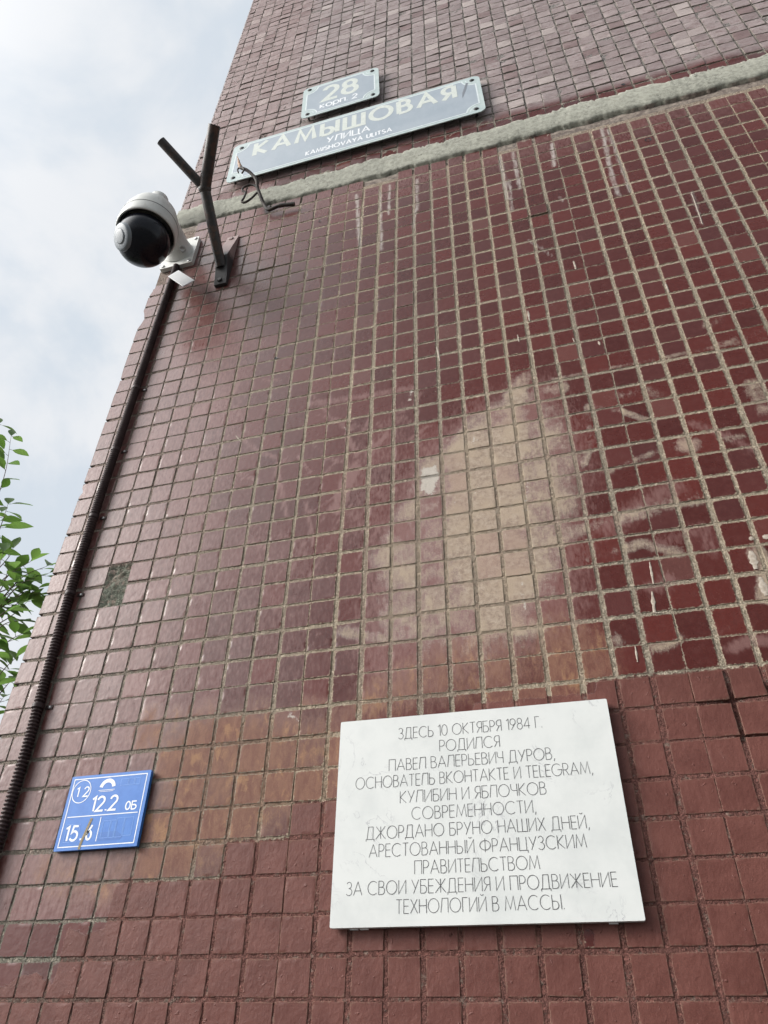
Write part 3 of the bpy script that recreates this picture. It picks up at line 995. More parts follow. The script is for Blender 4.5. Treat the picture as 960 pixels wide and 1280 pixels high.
# strips of dried plaster and paint hanging on the tiles
def strip(mb, pts, w, y):
    pw = wallpts(pts)
    fine = []
    for i in range(len(pw) - 1):
        for k in range(8):
            s_ = k / 8
            fine.append((pw[i][0] * (1 - s_) + pw[i + 1][0] * s_, pw[i][1] * (1 - s_) + pw[i + 1][1] * s_))
    fine.append(pw[-1])
    L_, R_ = [], []
    for i, (x, z) in enumerate(fine):
        a, b_ = fine[max(i - 1, 0)], fine[min(i + 1, len(fine) - 1)]
        d = Vector((b_[0] - a[0], b_[1] - a[1])).normalized()
        ww = w * (0.35 + 0.65 * math.sin(math.pi * (i + 0.6) / (len(fine) + 0.2))) * random.uniform(.6, 1.25) / 2
        L_.append((x - d.y * ww, y, z + d.x * ww))
        R_.append((x + d.y * ww, y, z - d.x * ww))
    n = len(fine)
    mid = [((a[0] + b_[0]) / 2, y - 0.0012, (a[2] + b_[2]) / 2) for a, b_ in zip(L_, R_)]
    fs = []
    for i in range(n - 1):
        fs += [(i, n + i, n + i + 1, i + 1), (n + i, 2 * n + i, 2 * n + i + 1, n + i + 1)]
    mb.add(L_ + mid + R_, fs, 0, True)


M_PLASTER = simple('dried_plaster', (0.34, 0.28, 0.225), (0.50, 0.44, 0.37), 150, 0.9, 0, 0.8, 300)
for pts, w in [([(812, 703), (817, 731)], .006), ([(815, 740), (818, 766)], .009), ([(818, 766), (829, 767)], .003), ([(936, 673), (942, 674)], .012), ([(953, 672), (962, 671)], .014),
               ([(938, 689), (945, 712)], .016), ([(950, 722), (958, 745)], .016), ([(794, 808), (797, 828)], .004), ([(864, 241), (871, 260), (878, 281)], .005),
               ([(660, 389), (662, 402)], .006), ([(647, 419), (649, 428)], .006), ([(748, 427), (750, 432)], .006), ([(546, 434), (550, 452)], .006), ([(295, 545), (302, 553)], .005),
               ([(716, 423), (718, 428)], .004), ([(717, 327), (720, 337)], .008), ([(832, 355), (836, 366)], .006)]:
    m_ = MB()
    strip(m_, pts, w, -0.0015)
    m_.build('dried_plaster', M_PLASTER, building)

# ------------------------------------------------------------------ ground
g = MB()
g.add([(-400, -400, 0), (400, -400, 0), (400, 400, 0), (-400, 400, 0)], [(0, 1, 2, 3)])
go = g.build('ground', M_GROUND)
go['kind'] = 'structure'


# ------------------------------------------------------------------ lettering: each glyph a few pen strokes
def arc(cx, cy, rx, ry, a0, a1, n=18):
    return [(cx + rx * math.cos(R(a0 + (a1 - a0) * i / n)), cy + ry * math.sin(R(a0 + (a1 - a0) * i / n))) for i in range(n + 1)]


def bowl(x, y0, y1, xr):
    ry = (y1 - y0) / 2
    xs_ = max(xr - ry, x + 0.02)
    return [(x, y1)] + arc(xs_, (y0 + y1) / 2, xr - xs_, ry, 90, -90, 14) + [(x, y0)]


O_ = lambda w, h=1.0: arc(w / 2, h / 2, w / 2, h / 2, 90, 450, 36)
GL = {
    'А': (.80, [[(0, 0), (.4, 1), (.8, 0)], [(.13, .33), (.67, .33)]]),
    'Б': (.55, [[(.5, 1), (0, 1), (0, 0)], bowl(0, 0, .56, .55)]),
    'В': (.55, [[(0, 0), (0, 1)], bowl(0, .54, 1, .47), bowl(0, 0, .54, .55)]),
    'Г': (.45, [[(0, 0), (0, 1), (.45, 1)]]),
    'Д': (.80, [[(.1, 0), (.22, 1), (.68, 1), (.68, 0)], [(0, -.16), (0, 0), (.8, 0), (.8, -.16)]]),
    'Е': (.46, [[(.46, 1), (0, 1), (0, 0), (.46, 0)], [(0, .52), (.43, .52)]]),
    'Ж': (.95, [[(.475, 0), (.475, 1)], [(.03, 1), (.475, .5), (.92, 1)], [(0, 0), (.475, .5), (.95, 0)]]),
    'З': (.52, [arc(.23, .76, .23, .24, 150, -90) + arc(.24, .26, .28, .26, 90, -150)]),
    'И': (.66, [[(0, 1), (0, 0), (.66, 1), (.66, 0)]]),
    'Й': (.66, [[(0, 1), (0, 0), (.66, 1), (.66, 0)], arc(.33, 1.24, .14, .12, 200, 340, 10)]),
    'К': (.60, [[(0, 0), (0, 1)], [(.57, 1), (.02, .5), (.6, 0)]]),
    'Л': (.66, [[(0, 0), (.14, 1), (.66, 1), (.66, 0)]]),
    'М': (.90, [[(0, 0), (.13, 1), (.45, .1), (.77, 1), (.9, 0)]]),
    'Н': (.66, [[(0, 0), (0, 1)], [(.66, 0), (.66, 1)], [(0, .52), (.66, .52)]]),
    'О': (.98, [O_(.98)]),
    'П': (.66, [[(0, 0), (0, 1), (.66, 1), (.66, 0)]]),
    'Р': (.50, [[(0, 0), (0, 1)], bowl(0, .45, 1, .5)]),
    'С': (.86, [arc(.49, .5, .49, .5, 48, 312, 30)]),
    'Т': (.56, [[(0, 1), (.56, 1)], [(.28, 1), (.28, 0)]]),
    'У': (.64, [[(0, 1), (.33, .34)], [(.64, 1), (.16, 0)]]),
    'Ф': (.98, [arc(.49, .52, .49, .36, 90, 450, 32), [(.49, 0), (.49, 1.04)]]),
    'Х': (.64, [[(0, 0), (.62, 1)], [(.02, 1), (.64, 0)]]),
    'Ц': (.76, [[(0, 1), (0, 0), (.76, 0), (.76, -.17)], [(.66, 0), (.66, 1)]]),
    'Ч': (.55, [[(0, 1), (0, .7)] + arc(.26, .70, .26, .25, 180, 270, 8) + [(.55, .45)], [(.55, 1), (.55, 0)]]),
    'Ш': (.90, [[(0, 1), (0, 0), (.9, 0), (.9, 1)], [(.45, 0), (.45, 1)]]),
    'Ы': (.76, [[(0, 1), (0, 0)], bowl(0, 0, .55, .53), [(.76, 0), (.76, 1)]]),
    'Ь': (.53, [[(0, 1), (0, 0)], bowl(0, 0, .55, .53)]),
    'Я': (.52, [[(.52, 0), (.52, 1)], [(.52 - x, y) for x, y in bowl(0, .45, 1, .5)], [(.3, .45), (0, 0)]]),
    'Э': (.8, [arc(.3, .5, .49, .5, 132, -132, 30), [(.2, .5), (.75, .5)]]),
    'L': (.42, [[(0, 1), (0, 0), (.42, 0)]]),
    'G': (.94, [arc(.49, .5, .49, .5, 45, 360, 34) + [(.55, .5)]]),
    'R': (.52, [[(0, 0), (0, 1)], bowl(0, .45, 1, .5), [(.22, .45), (.52, 0)]]),
    'I': (.02, [[(0, 0), (0, 1)]]),
    'S': (.54, [arc(.27, .755, .25, .245, 40, 270, 18) + arc(.27, .255, .27, .255, 90, -140, 18)]),
    'V': (.72, [[(0, 1), (.36, 0), (.72, 1)]]),
    'Y': (.68, [[(0, 1), (.34, .45), (.68, 1)], [(.34, .45), (.34, 0)]]),
    'U': (.64, [[(0, 1), (0, .32)] + arc(.32, .32, .32, .32, 180, 360, 16) + [(.64, 1)]]),
    '0': (.60, [O_(.60)]),
    '1': (.22, [[(0, .84), (.22, 1), (.22, 0)]]),
    '2': (.54, [arc(.27, .73, .26, .27, 170, -35, 18) + [(0, 0), (.55, 0)]]),
    '4': (.62, [[(.48, 0), (.48, 1), (0, .26), (.62, .26)]]),
    '5': (.54, [[(.5, 1), (.12, 1), (.06, .56)] + arc(.25, .32, .29, .32, 115, -150, 20)]),
    '6': (.56, [[(.46, 1), (.06, .45)] + arc(.28, .29, .28, .29, 155, -205, 26)]),
    '8': (.54, [arc(.27, .76, .23, .24, -90, 270, 26), arc(.27, .27, .27, .27, 90, 450, 28)]),
    '9': (.56, [[(.10, 0), (.5, .55)] + arc(.28, .71, .28, .29, -25, 335, 26)]),
    '.': (.07, [[(.035, -.01), (.035, .07)]]),
    ',': (.10, [[(.09, .06), (.02, -.16)]]),
    ' ': (.26, []),
    'к': (.46, [[(0, 0), (0, .7)], [(.42, .7), (.02, .36), (.46, 0)]]),
    'о': (.62, [arc(.31, .35, .31, .36, 90, 450, 28)]),
    'р': (.58, [[(0, -.25), (0, .7)], arc(.29, .35, .29, .36, 90, 450, 28)]),
    'п': (.50, [[(0, 0), (0, .7), (.5, .7), (.5, 0)]]),
}
for lat, cyr in zip('AEKMTHOCXPB', 'АЕКМТНОСХРВ'):
    GL[lat] = GL[cyr]


def ribbon(mb, pts, w, frame, y, mat=0):
    closed = len(pts) > 3 and abs(pts[0][0] - pts[-1][0]) < 1e-6 and abs(pts[0][1] - pts[-1][1]) < 1e-6
    p = [Vector(q) for q in pts]
    if closed:
        p = p[:-1]
    n = len(p)
    L_, R_ = [], []
    for i in range(n):
        a = p[i - 1] if (i > 0 or closed) else None
        c = p[(i + 1) % n] if (i < n - 1 or closed) else None
        d1 = (p[i] - a).normalized() if a is not None and (p[i] - a).length > 1e-9 else None
        d2 = (c - p[i]).normalized() if c is not None and (c - p[i]).length > 1e-9 else None
        q = p[i].copy()
        if d1 is None:
            d1 = d2
        if d2 is None:
            d2 = d1
        tdir = d1 + d2
        if tdir.length < 1e-6:
            tdir = d1
        tdir.normalize()
        nn = Vector((-tdir.y, tdir.x))
        k = nn.dot(Vector((-d1.y, d1.x)))
        k = 1 / max(k, 0.42)
        L_.append(q + nn * (w / 2 * k))
        R_.append(q - nn * (w / 2 * k))
    vs = [frame(q.x, q.y, y) for q in L_] + [frame(q.x, q.y, y) for q in R_]
    fs = []
    for i in range(n if closed else n - 1):
        j = (i + 1) % n
        fs.append((n + i, n + j, j, i))
    mb.add(vs, fs, mat)


def text(mb, s_, x0, x1, base, cap, wid, frame, y, track=.16, space=.26, mat=0, xs=None):
    """letters of height cap from x0 to x1; x scale follows the given extent"""
    total = 0
    adv = []
    for i, ch in enumerate(s_):
        gw = space if ch == ' ' else GL[ch][0]
        adv.append(total)
        total += gw + (track if i < len(s_) - 1 else 0)
    sx = (x1 - x0) / total
    q = 0
    for i, ch in enumerate(s_):
        for st in GL[ch][1]:
            pts = [(x0 + (adv[i] + a) * sx, base + b_ * cap) for a, b_ in st]
            ribbon(mb, pts, wid, frame, y - 0.00002 * (q % 9), mat)
            q += 1


def rounded(w, h, r_, n=7):
    o = []
    for cx, cz, a0 in ((w / 2 - r_, h / 2 - r_, 0), (-w / 2 + r_, h / 2 - r_, 90), (-w / 2 + r_, -h / 2 + r_, 180), (w / 2 - r_, -h / 2 + r_, 270)):
        for i in range(n + 1):
            a = R(a0 + 90 * i / n)
            o.append((cx + r_ * math.cos(a), cz + r_ * math.sin(a)))
    return o[::-1]


# ------------------------------------------------------------------ memorial plaque
plaque = thing('memorial_plaque', 'white marble plaque with grey engraved text on the painted lower tiles', 'plaque', (0.949, 0, Z0 + 0.111))
fr = plane_frame(0.949, Z0 + 0.310, 0.0, 0.0)
m_ = MB()
m_.prism(rounded(0.566, 0.398, 0.003, 3), -0.021, -0.007, fr)
m_.build('slab', M_MARBLE, plaque, bevel=0.0009)
m_ = MB()
LINES = [('ЗДЕСЬ 10 ОКТЯБРЯ 1984 Г.', .797, 1.098), ('РОДИЛСЯ', .885, 1.009), ('ПАВЕЛ ВАЛЕРЬЕВИЧ ДУРОВ,', .777, 1.115), ('ОСНОВАТЕЛЬ ВКОНТАКТЕ И TELEGRAM,', .706, 1.183),
         ('КУЛИБИН И ЯБЛОЧКОВ', .801, 1.091), ('СОВРЕМЕННОСТИ,', .825, 1.068), ('ДЖОРДАНО БРУНО НАШИХ ДНЕЙ,', .732, 1.162), ('АРЕСТОВАННЫЙ ФРАНЦУЗСКИМ', .739, 1.152),
         ('ПРАВИТЕЛЬСТВОМ', .830, 1.064), ('ЗА СВОИ УБЕЖДЕНИЯ И ПРОДВИЖЕНИЕ', .696, 1.196), ('ТЕХНОЛОГИЙ В МАССЫ.', .794, 1.100)]
for i, (s_, a, b_) in enumerate(LINES):
    text(m_, s_, a - 0.949, b_ - 0.949, (0.4605 - 0.03285 * i) - 0.310, 0.0232, 0.00115, fr, -0.0213, track=.17, space=.22)
m_.build('lettering', M_INK, plaque)
for dx in (-0.24, -0.22, 0.23):
    m_ = MB()
    m_.box((0.949 + dx, -0.0035, Z0 + 0.1115), (0.016, 0.007, 0.004))
    m_.build('foam_pad', M_CARD, plaque)

# ------------------------------------------------------------------ blue utility sign
util = thing('utility_sign', 'small blue enamel sign with white numbers and a rust run, on the brown tiles', 'sign', (0.111, 0, Z0 + 0.276))
fr = plane_frame(0.111, Z0 + 0.357, 0.012, 0.0)
m_ = MB()
m_.prism(rounded(0.206, 0.163, 0.002, 3), -0.013, -0.004, fr)
m_.build('plate', M_BLUE, util, bevel=0.0025)
y = -0.0133
m_ = MB()
ribbon(m_, [(-.094, .074), (.094, .074), (.094, -.074), (-.094, -.074), (-.094, .074)], .0022, fr, y)
ribbon(m_, [(-.089, -.0105), (.089, -.0105)], .002, fr, y)
ribbon(m_, [(-.001, -.015), (-.001, -.066)], .002, fr, y)
m_.build('border', M_WHITEP, util)
m_ = MB()
ribbon(m_, arc(-.069, .0455, .0235, .0255, 0, 360, 40), .0018, fr, y)
m_.build('ring', M_WHITEP, util)
for words in ([('1', -.081, -.076, .034, .021, .003, .16), ('2', -.062, -.050, .034, .021, .003, .16)], [('12.2', -.033, .031, -.001, .031, .0046, .2)],
              [('О', .0555, .0665, -.003, .017, .003, .16), ('Б', .0705, .082, -.003, .017, .003, .16)],
              [('15', -.083, -.052, -.061, .030, .0045, .25), ('6', -.028, -.0165, -.061, .030, .0045, .16), ('.', -.043, -.038, -.061, .05, .005, .16)]):
    m_ = MB()
    for (s_, x0, x1, z0, cap, wid, tr_) in words:
        text(m_, s_, x0, x1, z0, cap, wid, fr, y, track=tr_)
    m_.build('lettering', M_WHITEP, util)
m_ = MB()
ribbon(m_, arc(-.003, .049, .0165, .0165, 8, 172, 18), .0085, fr, y)
ribbon(m_, [(-.024, .0445), (.018, .0445)], .0012, fr, y)
ribbon(m_, [(-.021, .0415), (.014, .0415)], .001, fr, y)
m_.build('emblem', M_WHITEP, util)
m_ = MB()
for x0, x1, z0, z1 in [(.008, .026, -.060, -.024), (.028, .040, -.060, -.024), (.042, .060, -.060, -.020), (.030, .048, .052, .066), (.050, .064, .052, .066), (.066, .078, .052, .066),
                       (-.084, -.068, -.064, -.027), (-.066, -.050, -.064, -.027), (.062, .082, -.058, -.020)]:
    m_ = MB()
    ribbon(m_, [(x0, z0), (x1, z0), (x1, z1), (x0, z1), (x0, z0)], .0010, fr, y)
    m_.build('blank_cell', M_BLUE_PALE, util)
m_ = MB()
m_.add([fr(*q, y + .00018) for q in [(.003, -.048), (.046, -.047), (.064, -.058), (.058, -.066), (.004, -.066)]], [(0, 1, 2, 3, 4)])
m_.build('worn_film', M_BLUE_DARK, util)
m_ = MB()
ribbon(m_, [(-.024, -.016), (-.028, -.03), (-.032, -.045), (-.036, -.06), (-.038, -.07), (-.039, -.0805)], .006, fr, y - .0003)
m_.build('rust_run', M_RUST_RUN, util)


# ------------------------------------------------------------------ street name plates
def street_plate(name, label, cx, cz, rot, w, h, texts, bolts):
    root = thing(name, label, 'sign', (cx, 0, cz - h / 2))
    fr = plane_frame(cx, cz, rot, 0.0)
    y = -0.030
    m = MB()
    m.prism(rounded(w, h, 0.030, 6), y, y + 0.004, fr)
    m.build('plate', M_PLATE_RIM, root, bevel=0.0012)
    bx, bz, rr = w / 2 - 0.022, h / 2 - 0.022, 0.058
    # blue-grey field with scooped corners
    out_ = []
    for sx, sz, a0 in ((1, 1, 270), (-1, 1, 360), (-1, -1, 90), (1, -1, 180)):
        out_ += arc(sx * bx, sz * bz, rr, rr, a0, a0 - 90, 10)
    fld = MB()
    fld.add([fr(*q, y - 0.0003) for q in out_], [tuple(range(len(out_)))[::-1]])
    fld.build('field', M_PLATE, root)
    m = MB()
    ribbon(m, out_ + [out_[0]], .0065, fr, y - .0006)
    for sx, sz, a0 in ((1, 1, 180), (-1, 1, 270), (-1, -1, 0), (1, -1, 90)):
        ribbon(m, arc(sx * bx, sz * bz, rr - .016, rr - .016, a0, a0 + 90, 8), .0035, fr, y - .0006)
    m.build('border', M_SIGN_GREY, root)
    m = MB()
    for (s_, x0, x1, base_, cap, wid, tr_, mt) in texts:
        text(m, s_, x0, x1, base_, cap, wid, fr, y - .0007, track=tr_, mat=mt)
    m.build('lettering', [M_SIGN_LET, M_WHITEP], root)
    for (x, z) in bolts:
        m = MB()
        q = fr(x, z, 0)
        m.lathe((q.x, y - .0012, q.z), (0, 1, 0), [(-.003, .0001), (-.003, .006), (0, .0115), (.0006, .012)], 14)
        m.tube([(q.x, y + .004, q.z), (q.x, .006, q.z)], .005, 10)
        m.build('bolt', M_STEEL_DK, root)
    return root, fr, y


root, fr, y = street_plate('street_name_sign', 'long faded blue-grey street name sign above the mortar joint', .563, Z0 + 3.295, .028, 1.195, .352,
                           [('КАМЫШОВАЯ', -.478, .478, .020, .118, .023, .36, 0), ('УЛИЦА', -.115, .085, -.062, .050, .0080, .24, 1), ('KAMISHOVAYA ULITSA', -.213, .185, -.126, .034, .0066, .28, 1)],
                           [(-.555, .135), (-.565, -.142), (.562, .14), (.558, -.142)])
m_ = MB()
m_.add([fr(*q, y - .0010) for q in [(.545, .125), (.535, .13), (.512, .04), (.508, -.01), (.520, .03)]], [(0, 1, 2, 3, 4)])
m_.build('scrape', M_SCUFF, root)
street_plate('house_number_sign', 'short faded blue-grey house number plate above the street name sign', .484, Z0 + 3.722, .042, .395, .332,
             [('28', -.083, .083, -.036, .145, .026, .25, 0), ('корп.', -.10, .038, -.112, .052, .0078, .18, 1), ('2', .064, .086, -.112, .043, .0078, .18, 1)],
             [(-.165, .138), (-.165, -.135), (.165, .135), (.165, -.135)])

# ------------------------------------------------------------------ Y-shaped flag holder
flag = thing('flag_holder', 'dark iron Y-shaped flag pole holder bolted below the mortar joint', 'flag holder', (0.062, 0, Z0 + 2.32))
bx = 0.066
m_ = MB()
prof_ = [(2.330, -.003, -.016), (2.405, -.003, -.030), (2.47, -.003, -.052), (2.66, -.003, -.0095), (2.672, -.003, -.008)]
hw = .026
vs, fs = [], []
for v, yb, yf in prof_:
    for sx in (-1, 1):
        vs += [(bx + sx * hw, yb, Z0 + v), (bx + sx * hw, yf, Z0 + v)]
for i in range(len(prof_) - 1):
    a, b_ = i * 4, (i + 1) * 4
    fs += [(a + 1, a + 3, b_ + 3, b_ + 1), (a + 3, a + 2, b_ + 2, b_ + 3), (a, a + 1, b_ + 1, b_), (a + 2, a, b_, b_ + 2)]
fs += [(0, 2, 3, 1), (len(vs) - 4, len(vs) - 3, len(vs) - 1, len(vs) - 2)]
m_.add(vs, fs)
m_.build('mounting_plate', M_IRON_PINK, flag, bevel=0.001)
base_p = Vector((0.062, -0.030, Z0 + 2.425))
junc = Vector(at(256, 236, -0.25))
lt = Vector(at(201, 176, -0.425))
rt = Vector(at(268, 156, -0.425))
m_ = MB()
m_.tube([base_p, base_p.lerp(junc, .5), junc + (junc - base_p).normalized() * .012], .0205, 20)
m_.build('stem', M_IRON, flag)
for tip, rad in ((lt, .0180), (rt, .0225)):
    d = (tip - junc).normalized()
    m_ = MB()
    e = [junc - d * .006, tip]
    m_.tube(e, rad, 22, cap=False)
    m_.tube([e[1], e[1] - d * .10], rad * .82, 22, cap=False)
    # ring face at the open end
    a = Vector((0, 0, 1))
    e1 = (a - d * a.dot(d)).normalized()
    e2 = d.cross(e1)
    n = 22
    ring = [tip + (e1 * math.cos(2 * math.pi * k / n) + e2 * math.sin(2 * math.pi * k / n)) * rr for rr in (rad, rad * .82) for k in range(n)]
    m_.add(ring, [(k, (k + 1) % n, n + (k + 1) % n, n + k) for k in range(n)])
    m_.lathe(tip - d * .1, d, [(0, rad * .82), (.001, .0001)], n)
    m_.build('holder_tube', M_IRON, flag)
m_ = MB()
m_.lathe(tuple(junc), tuple((junc - base_p).normalized()), [(-.016, .0195), (-.006, .0245), (.004, .026), (.014, .020)], 18)
m_.build('weld', M_IRON, flag)
for v, yf in ((2.352, -.0195), (2.645, -.0125)):
    m_ = MB()
    m_.lathe((bx - .002, yf, Z0 + v), (0, -1, 0), [(-.004, .0105), (.005, .0105), (.0065, .0085), (.0065, .0001)], 6, smooth=False)
    m_.build('bolt', M_IRON_PINK, flag)

# ------------------------------------------------------------------ dome security camera
cctv = thing('security_camera', 'white bracket security camera with black dome at the building corner', 'camera', (-0.165, 0, Z0 + 2.53))
pc = Vector((-0.168, -0.007, Z0 + 2.628))
m_ = MB()
m_.prism(rounded(.150, .188, .008, 4), -.020, -.002, plane_frame(pc.x, pc.z, 0, 0))
m_.build('mounting_plate', M_CASE, cctv, bevel=0.003)
AX = Vector((-0.150, -0.238, 0))
top_z = Z0 + 2.655
# arm: a horn from the plate out to the elbow
m_ = MB()
arm_pts = [Vector((-.168, -.018, Z0 + 2.628)), Vector((-.167, -.03, Z0 + 2.629)), Vector((-.165, -.055, Z0 + 2.632)), Vector((-.160, -.10, Z0 + 2.637)), Vector((-.156, -.15, Z0 + 2.640)), Vector((-.152, -.20, Z0 + 2.640)), Vector((-.150, -.238, Z0 + 2.640)), Vector((-.1495, -.258, Z0 + 2.640))]
m_.tube(arm_pts, [.066, .058, .050, .044, .040, .0375, .036, .033], 28)
m_.build('arm', M_CASE, cctv)
m_ = MB()
pr = [(2.672, .0001), (2.672, .030), (2.664, .036), (2.630, .038), (2.612, .043), (2.602, .052), (2.585, .070), (2.555, .090), (2.515, .103), (2.470, .110), (2.425, .112), (2.415, .111), (2.411, .108), (2.414, .104), (2.440, .1015)]
m_.lathe((AX.x, AX.y, Z0), (0, 0, 1), pr, 56)
hs = m_.build('housing', M_CASE, cctv)
m_ = MB()
m_.lathe((AX.x, AX.y, Z0), (0, 0, 1), [(2.4700, .1095), (2.4695, .1108), (2.4675, .1108), (2.4670, .1095)], 56)
m_.build('parting_groove', M_STEEL_DK, hs)
m_ = MB()
m_.lathe((AX.x, AX.y, Z0), (0, 0, 1), [(2.442, .1015), (2.433, .099), (2.428, .096), (2.446, .088)], 48)
m_.build('collar', M_DOME_IN, cctv)
bc = Vector((AX.x, AX.y, Z0 + 2.372))
br = .098
m_ = MB()
m_.lathe(tuple(bc), (0, 0, -1), [(br * -math.cos(R(k * 7.5)), br * math.sin(R(k * 7.5)) + 1e-5) for k in range(3, 25)], 48)
dome = m_.build('dome', M_DOME, cctv)
# lens window, turned to the left and a little downwards
look = Vector(at(152, 296, -0.300)) - bc
look.normalize()
m_ = MB()
m_.lathe(tuple(bc), tuple(look), [(br * .995, .0001), (br * .995, .028), (br * .985, .043), (br * .95, .0495), (br * .80, .053)][::-1], 36)
m_.build('lens_window', M_LENS, cctv)
m_ = MB()
m_.lathe(tuple(bc), tuple(look), [(br * 1.03, .0001), (br * 1.03, .0215), (br * 1.02, .0265), (br * .98, .0285)][::-1], 30)
m_.build('lens', M_LENS_IN, cctv)
for sx in (-1, 1):
    for sz in (-1, 1):
        m_ = MB()
        m_.lathe((pc.x + sx * .060, -.0200, pc.z + sz * .079), (0, -1, 0), [(-.001, .0085), (.003, .0085), (.0045, .006), (.0045, .0001)], 6, smooth=False)
        m_.build('bolt', M_STEEL, cctv)
m_ = MB()
m_.lathe((-.128, -.052, Z0 + 2.590), (.35, -.55, -.75), [(-.004, .0135), (.006, .0135), (.008, .011), (.004, .0085), (.003, .0001)], 20)
m_.build('cap_screw', M_STEEL, cctv)
m_ = MB()
crd = [Vector(at(*q)) for q in ((210, 345, -.050), (223, 337.5, -.034), (243, 350, -.046), (228.5, 357.5, -.062))]
nrm_ = (crd[1] - crd[0]).cross(crd[2] - crd[0]).normalized()
if nrm_.y > 0:
    nrm_ = -nrm_
m_.add(crd + [q - nrm_ * .004 for q in crd], [(0, 1, 2, 3), (7, 6, 5, 4), (0, 4, 5, 1), (1, 5, 6, 2), (2, 6, 7, 3), (3, 7, 4, 0)])
m_.build('label_card', M_CARD, cctv, bevel=0.001)

# ------------------------------------------------------------------ corrugated cable conduit
cond = thing('cable_conduit', 'black corrugated cable conduit running up the left edge of the wall', 'conduit', (-0.145, 0, 0))
path = [(-.144, -1.70), (-.144, .15), (-.145, .34), (-.147, .52), (-.155, .68), (-.163, .9), (-.168, 1.05), (-.172, 1.33), (-.170, 1.53), (-.166, 1.97), (-.166, 2.43), (-.166, 2.54)]
pv = np.array([q[1] for q in path])
pu = np.array([q[0] for q in path])
m_ = MB()
vv = np.arange(-1.70, 2.54, 0.0092)
cen, rad = [], []
for v in vv:
    u = float(np.interp(v, pv, pu)) + 0.0015 * math.sin(v * 5.3)
    for dv, rr in ((0, .0088), (.0016, .0138), (.0044, .0138), (.0060, .0088)):
        cen.append((u, -.0155 + .001 * math.sin(v * 3.1), Z0 + v + dv))
        rad.append(rr)
m_.tube(cen, rad, 16)
m_.build('corrugated_tube', M_COND, cond)
for (px, py) in ((173, 490), (152, 566), (132, 648), (96, 745), (52, 886)):
    q = at(px, py)
    v = q[2] - Z0
    u = float(np.interp(v, pv, pu))
    m_ = MB()
    pts = []
    n = 14
    loop_ = [(u + .0150 * math.cos(R(a)), -.0155 - .0150 * math.sin(R(a))) for a in np.linspace(-20, 200, n)]
    vs, fs = [], []
    for (x, yy) in loop_:
        vs += [(x, yy, Z0 + v - .005), (x, yy, Z0 + v + .005)]
    for i in range(n - 1):
        fs.append((2 * i, 2 * i + 2, 2 * i + 3, 2 * i + 1))
    m_.add(vs, fs, 0, True)
    m_.box((u + .024, -.0025, Z0 + v), (.020, .003, .010))
    m_.lathe((u + .026, -.0040, Z0 + v), (0, -1, 0), [(0, .004), (.002, .0035), (.002, .0001)], 8, mat=1)
    m_.build('pipe_clip', [M_COND, M_STEEL], cond)

# ------------------------------------------------------------------ loose scorched cable
wire = thing('loose_cable', 'scorched loose cable end curling out of the mortar joint over the sign', 'cable', (0.195, 0, Z0 + 2.84))


def smooth_path(pts, n=6):
    out_ = []
    P = [Vector(q) for q in pts]
    P = [P[0] * 2 - P[1]] + P + [P[-1] * 2 - P[-2]]
    for i in range(1, len(P) - 2):
        for k in range(n):
            s_ = k / n
            a, b_, c, d = P[i - 1:i + 3]
            out_.append(0.5 * ((2 * b_) + (c - a) * s_ + (2 * a - 5 * b_ + 4 * c - d) * s_ ** 2 + (3 * b_ - a - 3 * c + d) * s_ ** 3))
    out_.append(P[-2])
    return out_


def wpath(L_):
    return smooth_path([at(x, y_, Y) for x, y_, Y in L_])


m_ = MB()
m_.tube(wpath([(368, 255, -.022), (350, 257, -.026), (336, 262, -.024), (330, 255, -.03), (326, 246, -.045), (322, 235, -.06), (321, 226, -.075), (316, 219, -.085), (309, 213, -.095), (302, 210, -.10), (299, 207, -.10)]), [.009] * 7 + [.0075] * 54, 8)
m_.build('cable', M_CABLE, wire)
m_ = MB()
m_.tube(wpath([(301, 210, -.10), (299, 205, -.10), (298, 200, -.10), (296, 195, -.10)]), [.0065, .0085, .009, .009, .008, .008, .007, .007, .006, .006, .005, .005, .004, .004, .003, .003, .002, .002, .001], 7)
m_.build('bared_end', M_CABLE_TAN, wire)
m_ = MB()
for L_ in ([(300, 209, -.10), (297, 212, -.10), (298, 216, -.095)], [(301, 208, -.10), (305, 212, -.11), (302, 217, -.10)]):
    m_.tube(wpath(L_), .0035, 6)
m_.build('frayed_strand', M_CABLE, wire)
m_ = MB()
m_.tube(wpath([(323, 240, -.055), (320, 233, -.065), (313, 231, -.07), (305, 234, -.075), (303, 238, -.075), (307, 241, -.07), (305, 247, -.065), (302, 252, -.06), (306, 253, -.058), (314, 248, -.055), (321, 241, -.055)]), .0048, 7)
m_.build('loop_strand', M_CABLE, wire)

# ------------------------------------------------------------------ tree beyond the corner
tree = thing('leafy_tree', 'leafy green tree behind the left corner of the building', 'tree', (-3.1, 1.6, 0))
m_ = MB()
trunk_pts = smooth_path([(-3.1, 1.6, -0.05), (-3.08, 1.58, .7), (-3.0, 1.55, 1.5), (-3.02, 1.52, 2.3), (-2.9, 1.5, 3.1), (-2.95, 1.5, 4.0), (-2.9, 1.52, 5.0)], 5)
m_.tube(trunk_pts, [.11 - .085 * i / (len(trunk_pts) - 1) + (.05 * max(0, 1 - i / 4)) for i in range(len(trunk_pts))], 14)
m_.build('trunk', M_BARK, tree)

LV, LF, LR = [], [], []


